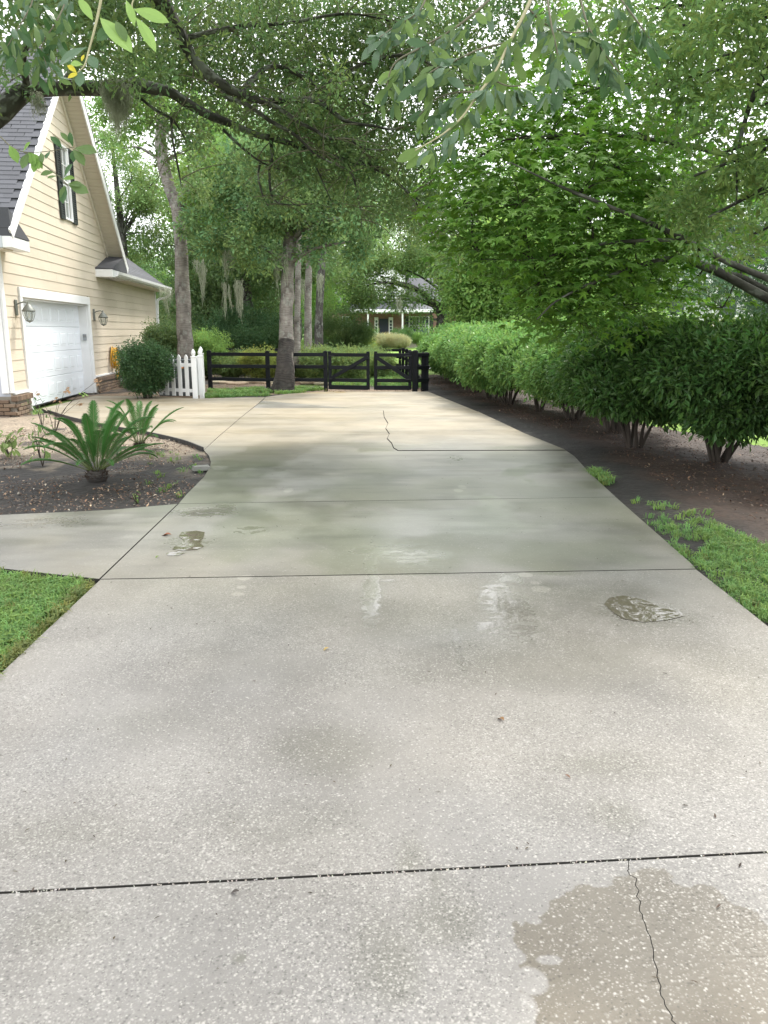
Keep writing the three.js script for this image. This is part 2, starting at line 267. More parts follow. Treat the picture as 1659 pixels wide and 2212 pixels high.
const rightEdge = [V(2.11, 0, 3.5), V(2.11, 0, -3.6), ...g0([[1646, 1340], [1575, 1283], [1493, 1215], [1387, 1122.6], [1331, 1073.5], [1275, 1022], [1242, 986], [1223, 973], [1132, 936.5], [1043, 894], [925, 846]])];
const bedCurve = g0([[385, 1088], [402, 1068], [440, 1030], [453, 1008], [455, 998], [451, 985], [440, 972.5]]), apronCurve = g0([[440, 972.5], [400, 957], [330, 940], [240, 924], [150, 904], [105, 890]]);
const crackPts = g0([[860, 974], [850, 968], [846, 958], [836, 948], [841, 938], [833, 926], [838, 915], [830, 902], [828, 887]]);
const jA = g0([[440, 972.5], [470, 945], [520, 902], [560, 870], [574, 857.5]]);
// colours of the concrete at a place: weathering, damp, mildew, shell aggregate comes on top
const stains = [[620, 1013, 95, 14, 0.5], [700, 1100, 90, 13, 0.3], [840, 1018, 60, 10, 0.3], [1000, 1000, 40, 12, 0.3], [1130, 1095, 45, 10, 0.35], [1110, 1140, 70, 12, 0.3], [560, 1125, 130, 14, 0.35], [900, 1330, 150, 40, 0.3], [700, 1620, 90, 45, 0.3], [1250, 1280, 130, 20, 0.3], [1150, 1420, 250, 50, 0.22], [890, 1850, 25, 35, 0.25], [180, 1130, 50, 6, 0.5], [30, 1170, 60, 6, 0.4], [950, 1960, 50, 60, 0.2], [815, 2060, 45, 70, 0.2], [518, 2070, 14, 10, 0.4], [1330, 1650, 60, 25, 0.2], [300, 1560, 120, 40, 0.12], [1010, 930, 200, 8, 0.06], [500, 1060, 60, 8, 0.15], [1290, 1040, 30, 12, 0.2], [410, 1170, 60, 16, 0.4], [1380, 1325, 90, 22, 0.35], [1090, 1320, 90, 45, 0.25], [800, 1300, 40, 30, 0.2], [430, 1105, 50, 10, 0.2], [1650, 1480, 160, 80, 0.2], [960, 1990, 60, 40, 0.3], [850, 2090, 40, 60, 0.3], [600, 1780, 160, 40, 0.15], [880, 1870, 22, 18, 0.4], [940, 1905, 14, 24, 0.3], [1330, 1760, 40, 25, 0.3], [1290, 1650, 80, 20, 0.25], [150, 1800, 120, 40, 0.18], [120, 2000, 90, 40, 0.2]].map(([x, y, w, h, k]) => { const a = G(x, y), b = G(x + w, y), c = G(x, y - h); return [a.x, a.z, Math.abs(b.x - a.x), Math.abs(c.z - a.z), k]; });
const dryPatch = [[527, 1248, 17, 6], [521, 1268, 12, 4], [513, 1283, 15, 5], [1135, 1242, 18, 5], [1155, 1259, 9, 3], [1168, 1273, 20, 6], [622, 1060, 10, 5], [998, 1052, 9, 4], [990, 1060, 12, 4]].map(([x, y, w, h]) => { const a = G(x, y), b = G(x + w, y), c = G(x, y - h); return [a.x, a.z, Math.abs(b.x - a.x), Math.abs(c.z - a.z)]; });
const dampPatch = g0([[1365, 1890], [1300, 1905], [1250, 1920], [1200, 1950], [1150, 1985], [1120, 2015], [1115, 2070], [1120, 2130], [1140, 2212], [1200, 2400], [1700, 2400], [1659, 2000], [1640, 1965], [1590, 1940], [1530, 1910], [1480, 1905], [1420, 1890]]);
const dampHoles = [[1155, 1990, 20, 10], [1185, 2075, 32, 14], [1150, 2120, 48, 32], [1125, 2180, 40, 40]].map(([x, y, w, h]) => { const a = G(x, y), b = G(x + w, y), c = G(x, y - h); return [a.x, a.z, Math.abs(b.x - a.x), Math.abs(c.z - a.z)]; });
const puddles = [[[1316, 1292], [1345, 1287], [1375, 1292], [1400, 1300], [1425, 1312], [1470, 1322], [1478, 1331], [1440, 1340], [1390, 1345], [1345, 1337], [1322, 1322], [1305, 1305]], [[392, 1150], [425, 1147], [442, 1150], [440, 1160], [430, 1172], [440, 1181], [425, 1188], [395, 1190], [372, 1187], [378, 1181], [392, 1178], [398, 1168], [386, 1160]], [[360, 1195], [385, 1191], [400, 1195], [385, 1201], [362, 1201]]].map(g0);
const sheen = [[1095, 1310, 55, 60, 1], [1060, 1350, 40, 20, 1], [1100, 1250, 30, 14, 0.8], [802, 1290, 22, 55, 1.3], [835, 1250, 24, 6, 0.8], [985, 990, 20, 8, 0.5], [440, 1108, 60, 9, 0.9], [540, 1145, 40, 9, 0.8], [800, 1240, 14, 60, 0.5], [900, 1200, 60, 30, 0.4], [990, 1400, 12, 60, 0.7], [480, 1100, 24, 10, 0.8], [410, 1170, 60, 16, 0.7], [1385, 1320, 95, 24, 0.8], [100, 1130, 120, 14, 0.5], [830, 1190, 60, 8, 0.6]].map(([x, y, w, h, k]) => { const a = G(x, y), b = G(x + w, y), c = G(x, y - h); return [a.x, a.z, Math.abs(b.x - a.x), Math.abs(c.z - a.z), k]; });
function ell(l, x, z, wob, soft) { let m = 0; for (const [a, b, w, h, k = 1] of l) { const dx = (x - a) / w, dz = (z - b) / h, d = dx * dx + dz * dz; if (d < 3) m = Math.max(m, k * sstep(1 + soft, 1 - soft, Math.sqrt(d) + wob)); } return m; }
function concrete(x, z) {
  const D = -z, n1 = fbm(x * 1.1 + 5, z * 0.9 + 3, 4), n2 = fbm(x * 5, z * 5 + 80, 3), str = fbm(x * 1.4 + 11, z * 7 + 33, 3);
  const near = sstep(7.2, 3.2, D), far = sstep(9.6, 12.5, D + 1.2 * (n1 - 0.5));
  let c = [0, 1, 2].map((i) => mix(mix([0.205, 0.197, 0.168][i], [0.19, 0.178, 0.165][i], near), [0.265, 0.23, 0.17][i], far));
  const n3 = fbm(x * 2.6 + 60, z * 2.2 + 20, 4); let k = 1 + 0.34 * (n1 - 0.5) + 0.16 * (n2 - 0.5) + 0.5 * (n3 - 0.5) * (0.6 + 0.4 * near) - 0.2 * sstep(0.5, 0.75, str) * (1 - near) * (1 - 0.5 * far);
  const wt = (fbm(x * 0.8 + 30, z * 0.8 + 44, 3) - 0.5) * 0.14; c = [c[0] * (1 + wt), c[1] * (1 + 0.35 * wt), c[2] * (1 - 0.9 * wt)];
  const wob = (n2 - 0.5) * 1.1 + (n1 - 0.5) * 0.8, st = ell(stains, x, z, wob, 0.85);
  c = [c[0] * (1 - 0.68 * st), c[1] * (1 - 0.66 * st), c[2] * (1 - 0.8 * st)];
  if (D > 5 && D < 11) { const gr = sstep(0.45, 0.7, n1) * 0.3 * (1 - far); c = [c[0] * (1 - gr), c[1] * (1 - 0.88 * gr), c[2] * (1 - 1.15 * gr)]; }
  if (far > 0) { const br = far * sstep(0.45, 0.62, fbm(x * 0.6 + 70, z * 3 + 12, 4)) * 0.16, or = far * sstep(-20.2, -21.3, z) * sstep(0.4, 0.6, n2 + 0.1) * (x < -1 ? 0.35 : 0.05); c = [c[0] * (1 - br), c[1] * (1 - br * 1.1 - or * 0.3), c[2] * (1 - br * 1.4 - or)]; const g2 = sstep(0.35, 0, Math.abs(x - (z < -10.6 ? 2.47 + (z + 10.6) * 0.119 : 2.4))) * 0.3; k -= g2 * sstep(0.35, 0.6, n2); }
  const dry = ell(dryPatch, x, z, (n2 - 0.5) * 0.9, 0.12); k *= 1 + 0.4 * dry;
  if (D < 2.2) { const w = 0.09 * (fbm(x * 14, z * 14, 4) - 0.5), w2 = 0.09 * (fbm(x * 14 + 50, z * 14, 3) - 0.5); if (inside(dampPatch, x + w, z + w2)) { const h = ell(dampHoles, x, z, (n2 - 0.5) * 1.6, 0.12), d = (1 - h) * (0.75 + 0.5 * n1); c = [c[0] * (1 - 0.36 * d), c[1] * (1 - 0.41 * d), c[2] * (1 - 0.5 * d)]; k *= 1 + 0.12 * h; } }
  for (const p of puddles) if (inside(p, x + 0.05 * (n2 - 0.5), z)) { c = [c[0] * 0.72, c[1] * 0.67, c[2] * 0.56]; break; }
  return [c[0] * k, c[1] * k, c[2] * k];
}
function rough(x, z) { const D = -z, n1 = fbm(x * 1.3 + 25, z * 1.1 + 3, 4), n2 = fbm(x * 11, z * 19 + 80, 4), w = ell(sheen, x, z, (n2 - 0.5) * 1.8, 0.5); let r = mix(0.42, 0.62, sstep(5, 3, D)); r = mix(r, 0.6, sstep(10, 12, D)); r -= 0.14 * sstep(0.5, 0.65, n1); return clamp(mix(r, 0.06, w * sstep(0.46, 0.56, n2 + 0.12 * w)), 0.05, 1); }
function regionMat(x0, x1, z0, z1, w, h, shells, seed) {
  const R = rng(seed), W = x1 - x0, H = z1 - z0, hgt = new Float32Array(w * h), bright = new Float32Array(w * h);
  for (let i = 0; i < shells; i++) {
    const x = x0 + R() * W, z = z0 + R() * H, dens = sstep(9, 2.2, -z) * (0.35 + 0.9 * sstep(0.3, 0.65, fbm(x * 1.7, z * 1.7, 3))); if (R() > dens) { R(); R(); R(); continue; }
    const big = R(), rx = 0.0012 + 0.0036 * big * big * big * big, ry = rx * (0.5 + 0.5 * R()), a = R() * 6.283, pit = R() < 0.2, br = pit ? -0.55 : 0.12 + 0.75 * Math.pow(R(), 1.6);
    const cx = (x - x0) / W * w, cy = (z1 - z) / H * h, sx = w / W, sy = h / H, e = Math.ceil(rx * Math.max(sx, sy)) + 1, ca = Math.cos(a), sa = Math.sin(a);
    for (let yy = Math.floor(cy) - e; yy <= cy + e; yy++) for (let xx = Math.floor(cx) - e; xx <= cx + e; xx++) { if (xx < 0 || yy < 0 || xx >= w || yy >= h) continue; const dx = (xx + 0.5 - cx) / sx, dy = (yy + 0.5 - cy) / sy, u = (dx * ca + dy * sa) / rx, v = (-dx * sa + dy * ca) / ry, d = u * u + v * v, q = clamp(1.4 - d); if (q > 0) { const k = yy * w + xx; if (Math.abs(br * q) > Math.abs(bright[k])) bright[k] = br * q; hgt[k] = pit ? 0 - q : Math.max(hgt[k], q); } }
  }
  const bw = (w >> 1) + 1, bh = (h >> 1) + 1, base = new Float32Array(bw * bh * 3); for (let j = 0; j < bh; j++) for (let i = 0; i < bw; i++) base.set(concrete(x0 + i / (bw - 1) * W, z1 - j / (bh - 1) * H), (j * bw + i) * 3);
  const map = colourTex(w, h, (u, v, i, j) => { const a = ((j >> 1) * bw + (i >> 1)) * 3, q = i & 1 ? 3 : 0, t = j & 1 ? bw * 3 : 0, c = [0, 1, 2].map((k) => 0.25 * (base[a + k] + base[a + k + q] + base[a + k + t] + base[a + k + q + t])), s = bright[j * w + i], g = 1 + 0.16 * (NT[(i * 7 + j * 131) & 65535] - 0.5); return s > 0 ? [mix(c[0] * g, 0.44, s * 0.85), mix(c[1] * g, 0.42, s * 0.85), mix(c[2] * g, 0.39, s * 0.85)] : [c[0] * g * (1 + s * 0.7), c[1] * g * (1 + s * 0.7), c[2] * g * (1 + s * 0.7)]; });
  const hw = w >> 1, hh = h >> 1;
  const rm = greyTex(hw, hh, (u, v) => rough(x0 + u * W, z1 - v * H)), wetAt = (u, v) => { const x = x0 + u * W, z = z1 - v * H; return ell(sheen, x, z, 0, 0.6); }, bm = greyTex(hw, hh, (u, v, i, j) => { const k = j * 2 * w + i * 2; return 0.5 + (0.25 * (hgt[k] + hgt[k + 1]) * 0.5 + 0.25 * (fbm(i * 0.3, j * 0.3, 3) - 0.5)) * (1 - 0.92 * wetAt(u, v)) + 0.1 * (fbm(i * 0.05, j * 0.05, 2) - 0.5); });
  const m = std({ map, roughnessMap: rm, roughness: 1, bumpMap: bm, bumpScale: 0.0022 }); m.userData = { x0, x1, z0, z1 }; return m;
}
const RA = regionMat(-3, 3, -5.4, 0.6, 2048, 2048, 1700000, 21), RB = regionMat(-4.5, 3.5, -16.6, -4.7, 1408, 2048, 700000, 22), RC = regionMat(-8, 4, -22.4, -10.4, 1536, 1536, 0, 23);
M.slabSide = plain(0.03, 0.028, 0.024, 0.95);
const drive = new THREE.Group(); drive.name = 'driveway'; drive.userData = { kind: 'structure', label: 'wide concrete driveway of jointed slabs, damp after rain' }; scene.add(drive);
function slab(pts, reg, parent, name = 'slab', gap = 0.006) {
  const s = new THREE.Shape(pts.map((p) => new THREE.Vector2(p.x, -p.z)));
  const g = new THREE.ExtrudeGeometry(s, { depth: 0.1, bevelEnabled: true, bevelThickness: 0.0008, bevelSize: 0.0008, bevelOffset: -0.0008 - gap, bevelSegments: 1, steps: 1 });
  g.rotateX(-Math.PI / 2).translate(0, -0.1008, 0);
  const p = g.attributes.position, uv = new Float32Array(p.count * 2), r = reg.userData;
  for (let i = 0; i < p.count; i++) { uv[2 * i] = (p.getX(i) - r.x0) / (r.x1 - r.x0); uv[2 * i + 1] = (r.z1 - p.getZ(i)) / (r.z1 - r.z0); }
  g.setAttribute('uv', new THREE.BufferAttribute(uv, 2)); const m = part(name, g, [reg, M.slabSide], parent); return m;
}
const J1L = V(-1.9, 0, G(0, 1927).z + 0.07), J1R = V(2.11, 0, G(1659, 1855).z - 0.1), J2L = G(215, 1251), J2R = G(1505, 1229), J3L = G(385, 1088), J3R = G(1331, 1073.5), J4R = G(1223, 973);
const crackNear = g0([[1362, 1868], [1358, 1884], [1375, 1900], [1381, 1960], [1395, 2000], [1412, 2060], [1423, 2120], [1436, 2170], [1460, 2212], [1500, 2330]].flatMap((p, i, l) => { const q = l[i + 1]; if (!q) return [p]; const r = rng(51 + i), o = [p]; for (let k = 1; k < 5; k++) o.push([p[0] + (q[0] - p[0]) * k / 5 + (r() - 0.5) * 9, p[1] + (q[1] - p[1]) * k / 5]); return o; }));
{ const c = crackNear[0]; c.z = mix(J1L.z, J1R.z, (c.x - J1L.x) / (J1R.x - J1L.x)); }
slab([J1L, V(-1.9, 0, 3.5), V(1.2, 0, 3.5), ...[...crackNear].reverse().map((p) => p.clone().add(V(0, 0, 0)))], RA, drive, 'slab', 0.0006);
slab([...crackNear, V(1.2, 0, 3.5), V(2.11, 0, 3.5), J1R], RA, drive, 'slab', 0.0006);
slab([J2L, G(0, 1452), J1L, J1R, V(2.11, 0, -3.6), ...g0([[1646, 1340], [1575, 1283]]), J2R], RA, drive, 'slab', 0.009);
slab([J3L, J2L, J2R, ...g0([[1493, 1215], [1387, 1122.6]]), J3R], RB, drive, 'slab', 0.006);
slab([...[...bedCurve].reverse().slice(0, -1), J3L, J3R, ...g0([[1275, 1022], [1242, 986]]), J4R, ...crackPts, G(566, 866), ...[...jA].reverse().slice(2, -1)], RB, drive, 'slab', 0.004);
slab([...[...crackPts].reverse().slice(0), J4R, ...g0([[1132, 936.5], [1100, 921], [1043, 894.5], [1034, 890]])].reverse(), RC, drive, 'slab', 0.005).position.y = 0.009;
slab([G(566, 866), crackPts.at(-1), G(1034, 890), ...g0([[1000, 876], [925, 846], [710, 845.5], [620, 851], [574, 857.5]])].reverse(), RC, drive, 'slab', 0.004);
slab([...[...apronCurve].reverse(), ...jA.slice(1), ...g0([[500, 859], [425, 861], [330, 856], [205, 855]]), G(198, 856), G(90, 882)].reverse(), RC, drive, 'apron_slab', 0.005);
const walk = new THREE.Group(); walk.name = 'walkway'; walk.userData = { kind: 'structure', label: 'pale concrete walkway branching left off the driveway' }; scene.add(walk);
slab([J3L, J2L, G(110, 1240), G(0, 1228), V(-8, 0, -6.3), V(-8, 0, -8.3), G(0, 1112), G(240, 1101)].reverse(), RB, walk, 'slab', 0.006);
// dark earth under the joints
struct('sub_base', sheetGeo([V(-1.86, 0, 3.4), V(2.05, 0, 3.4), V(2.05, 0, -5), V(2.2, 0, -10), V(1.1, 0, -21.2), V(-2, 0, -21), V(-4.4, 0, -18.9), V(-2.5, 0, -11), V(-1.95, 0, -9.7), V(-1.9, 0, -7), V(-1.8, 0, -4.9)], -0.006), plain(0.008, 0.007, 0.006, 0.95), 'dark earth in the driveway joints');
{ // broken shell along the near joint
  const R = rng(31), m = [], c = []; for (let i = 0; i < 420; i++) { const t = R(), p = J1L.clone().lerp(J1R, t).add(V(0, -0.002, (R() < 0.5 ? -1 : 1) * (0.003 + 0.014 * R() * R()))); m.push(trs(p, R(), R() * 6, R(), V(0.0015 + 0.003 * R(), 0.0012 + 0.001 * R(), 0.0015 + 0.0025 * R()))); c.push(RGB(0.8 + 0.2 * R(), 0.8 + 0.15 * R(), 0.75 + 0.15 * R())); }
  tag(inst('shell_fragments', new THREE.IcosahedronGeometry(1, 0), plain(0.5, 0.48, 0.44, 0.6), m, c, scene), 'white shell chips along the edges of the nearest joint');
}
M.water = new THREE.MeshPhysicalMaterial({ color: RGB(0.1, 0.09, 0.066), roughness: 0.02, ior: 1.45, bumpMap: greyTex(256, 256, (u, v) => tfbm(u, v, 5, 2), [1.6, 1.6]), bumpScale: 0.0035 });
['irregular rain puddle on the right of the driveway', 'shallow rain puddle at the left, near the walkway joint', 'thin film of rain water just below the left puddle'].forEach((l, i) => { const o = struct('puddle', sheetGeo(puddles[i], 0.003), M.water, l); });

// beds
const sand = [0.36, 0.31, 0.245], mulch = [0.034, 0.029, 0.026], redMulch = [0.066, 0.039, 0.027];
const bedPts = [...bedCurve, ...apronCurve.slice(1), V(-7.1, 0, -15.2), V(-12, 0, -15), V(-12, 0, -7.5), ...g0([[0, 1112], [240, 1101]])];
struct('planting_bed', gridSheet([...bedPts.slice(0, -2).map((p) => p.clone().add(V(p.x > -7 ? 0.05 : 0, 0, 0))), ...bedPts.slice(-2).map((p) => p.clone().add(V(0, 0, 0.06)))], 0.05, -0.022, 0.022, (x, z) => { const n = fbm(x * 1.3 + 3, z * 1.3 + 8, 4), s = sstep(-9.6, -11, z + 2 * (n - 0.5)) * sstep(0.34, 0.5, n + 0.12) + 0.5 * sstep(0.58, 0.7, fbm(x * 3, z * 3, 3)) * sstep(-8.4, -9.5, z); return mulch.map((m, i) => mix(m * 0.8, sand[i] * 1.1, clamp(s))); }), M.soil, 'left planting bed of dark soil and pale sand');
const rightBed = [V(2.05, 0, 3.5), V(2.05, 0, -4), ...rightEdge.slice(2).map((p) => p.clone().add(V(-0.05, 0, 0))), V(1.1, 0, -30), V(3.4, 0, -30), V(4.1, 0, -18), V(4.6, 0, -14), V(5.5, 0, -11), V(6.6, 0, -8.5), V(8, 0, 3.5)];
struct('mulch_strip', gridSheet(rightBed, 0.06, -0.03, 0.03, (x, z) => { const n = fbm(x * 1.7, z * 1.7 + 8, 4), e = -0.0 + (x - (z > -10.6 ? 2.35 : 2.47 + (z + 10.6) * 0.119)), r = sstep(0.35, 0.9, e + 0.5 * (n - 0.5)); return mulch.map((m, i) => mix(m * 0.6 * (0.8 + 0.5 * n), redMulch[i] * (0.6 + 0.7 * n), r)); }), M.soil, 'strip of dark soil and red mulch under the hedge');
struct('yard_soil', gridSheet([V(-9, 0, -19.2), V(-4.4, 0, -19.2), V(-1.4, 0, -21.35), V(1.2, 0, -21.35), V(1.3, 0, -30), V(0.5, 0, -24.5), V(-2.6, 0, -24), V(-3, 0, -33), V(-14, 0, -33)], 0.15, -0.04, 0.025, (x, z) => { const n = fbm(x * 0.9, z * 0.9, 4); return mulch.map((m, i) => mix(m * 1.3, [0.28, 0.21, 0.14][i], sstep(0.4, 0.6, n))); }), M.soil, 'bare brown soil of the fenced yard');
struct('road', sheetGeo([V(-70, 0, -41), V(60, 0, -37), V(60, 0, -33.5), V(-70, 0, -36.5)].reverse(), -0.03), plain(0.36, 0.35, 0.34, 0.8), 'pale residential road beyond the yard');
struct('far_lawn', sheetGeo([V(-60, 0, -95), V(-60, 0, -42), V(60, 0, -38), V(60, 0, -95)], -0.05), std({ map: colourTex(256, 256, (u, v) => { const n = tfbm(u, v, 8, 4); return [mix(0.11, 0.17, n), mix(0.2, 0.28, n), 0.03]; }, [0.3, 0.3]), roughness: 1 }), 'bright lawn across the road');
struct('side_lawn', sheetGeo([V(3.6, 0, -32), V(4.5, 0, -14.2), V(5.4, 0, -10.8), V(6.6, 0, -7), V(40, 0, -7), V(40, 0, -32)], -0.05), std({ map: colourTex(256, 256, (u, v) => { const n = tfbm(u, v, 8, 4); return [mix(0.12, 0.17, n), mix(0.21, 0.28, n), 0.035]; }, [0.4, 0.4]), roughness: 1, bumpMap: soilBump, bumpScale: 0.03 }), 'bright lawn behind the hedge');
{ // black edging along the apron
  const c = new THREE.CatmullRomCurve3(apronCurve.map((p) => V(p.x, 0.012, p.z + 0.03))), l = []; let prev = c.getPoint(0); for (let i = 1; i <= 36; i++) { const q = c.getPoint(i / 36); l.push(beam(prev, q, 0.022, 0.07)); prev = q; }
  tag(part('bed_edging', merge(l), plain(0.02, 0.02, 0.02, 0.6), scene), 'black plastic edging strip curving between left bed and garage apron', 'edging');
}
{ // grass: near lawn at the left, tufts at the right, rough grass by the fence
  const zones = [
    ['left_grass', 'bright green lawn wedge at the left edge below the walkway', [V(-5.5, 0, -5.35), V(-4, 0, -5.3), G(0, 1232), ...g0([[100, 1246], [204, 1254]]), G(-6, 1458), V(-1.8, 0, -1.5), V(-5.5, 0, -1.5)], 1000, 1.0],
    ['right_grass', 'patchy green grass at the right edge of the driveway', [...g0([[1400, 1128], [1440, 1120], [1530, 1118], [1590, 1150], [1659, 1175]]), V(4.3, 0, -5.6), V(4.3, 0, -3), V(2.16, 0, -3), ...g0([[1655, 1345], [1590, 1290], [1500, 1218]])], 700, 1.0],
    ['fence_grass', 'rough grass around the trunk by the black fence', g0([[440, 858], [452, 842], [560, 838], [690, 836], [708, 843], [620, 849], [570, 856], [500, 858]]), 240, 1.6],
    ['yard_grass', 'green grass seen through the black gate', [V(-1.4, 0, -23.2), V(1.2, 0, -23), V(1.2, 0, -32), V(-3.5, 0, -32)], 60, 2.4],
    ['edge_tufts', 'grass tuft leaning over the right edge of the driveway', g0([[1276, 1020], [1290, 1015], [1320, 1035], [1318, 1052], [1300, 1045]]), 900, 1.5],
    ['sparse_tufts', 'thin grass sprouting from the dark soil at the right', g0([[1340, 1070], [1450, 1085], [1560, 1105], [1440, 1122], [1390, 1120]]), 45, 1.2],
    ['bed_weeds', 'small weeds sprouting in the left planting bed', g0([[440, 980], [455, 1000], [440, 1025], [390, 1080], [300, 1080], [330, 960]]), 14, 1.1],
  ];
  zones.forEach(([name, label, pts, dens, sc], zi) => {
    const R = rng(90 + zi), xs = pts.map((p) => p.x), zs = pts.map((p) => p.z), x0 = Math.min(...xs), x1 = Math.max(...xs), z0 = Math.min(...zs), z1 = Math.max(...zs), n = Math.round((x1 - x0) * (z1 - z0) * dens), m = [[], [], []], c = [[], [], []];
    for (let i = 0; i < n; i++) { const x = x0 + R() * (x1 - x0), z = z0 + R() * (z1 - z0), f = fbm(x * 2.2 + zi * 9, z * 2.2, 3); if (!inside(pts, x, z) || (zi === 1 && f + 0.02 < 0.32 + 0.5 * R()) || (zi > 1 && f < 0.42)) { R(); R(); continue; } const k = Math.floor(R() * 3), edge = zi === 0 && !inside(pts.map((p) => p.clone().add(V(-0.06, 0, -0.0))), x, z), dry = edge || R() < 0.05; m[k].push(trs(V(x, -0.03, z), (R() - 0.5) * 0.5, R() * 6.283, (R() - 0.5) * 0.5, sc * (0.7 + 0.6 * R()))); const t = tint(R, 0.5); if (dry) t.multiply(RGB(1.1, 0.75, 0.85)); c[k].push(t); }
    const root = new THREE.Group(); root.name = name; tag(root, label, 'grass', null, 'stuff'); scene.add(root);
    m.forEach((q, k) => q.length && inst('blades', C.grass[k], L.grass, q, c[k], root));
  });
}
{ // fallen leaves as ground cover
  const litterGeo = leafGeo(0.05, 0.026, 0.5, 0.3, 3), zones = [['leaf_litter', 'brown leaf litter lying under the hedge', rightBed.slice(2), 42000, (x, z) => x - (z > -10.6 ? 2.35 : 2.47 + (z + 10.6) * 0.119) > 0.3 + 0.8 * fbm(x, z, 2)], ['bed_litter', 'pale and brown fallen leaves scattered over the left bed', bedPts, 17000, (x, z) => fbm(x * 1.6 + 9, z * 1.6, 3) > 0.46 + (z > -8.7 ? -0.08 : 0.03)], ['yard_litter', 'fallen leaves on the soil of the fenced yard', [V(-5, 0, -20.5), V(1.3, 0, -21.5), V(1.3, 0, -26), V(-5, 0, -26)], 2500, () => true]];
  zones.forEach(([name, label, pts, n, ok], zi) => { const R = rng(120 + zi), xs = pts.map((p) => p.x), zs = pts.map((p) => p.z), x0 = Math.max(-6, Math.min(...xs)), x1 = Math.min(7, Math.max(...xs)), z0 = Math.min(...zs), z1 = Math.max(...zs), m = [[], [], []], c = [[], [], []]; for (let i = 0; i < n; i++) { const x = x0 + R() * (x1 - x0), z = z0 + R() * (z1 - z0), k = Math.floor(R() * 3); if (!inside(pts, x, z) || !ok(x, z)) { R(); continue; } m[k].push(trs(V(x, 0.004 + 0.012 * R(), z), -1.57 + (R() - 0.5) * 0.9, R() * 6.283, (R() - 0.5) * 0.6, 0.4 + 0.7 * R() * R())); const t = tint(R, 0.7); if (R() < (zi === 1 ? 0.3 : 0.05)) t.multiply(RGB(3, 3.8, 4.4)); c[k].push(t); }
    const root = new THREE.Group(); root.name = name; tag(root, label, 'leaves', null, 'stuff'); scene.add(root); m.forEach((q, k) => q.length && inst('dead_leaves', litterGeo, L.litter[k], q, c[k], root)); });
}

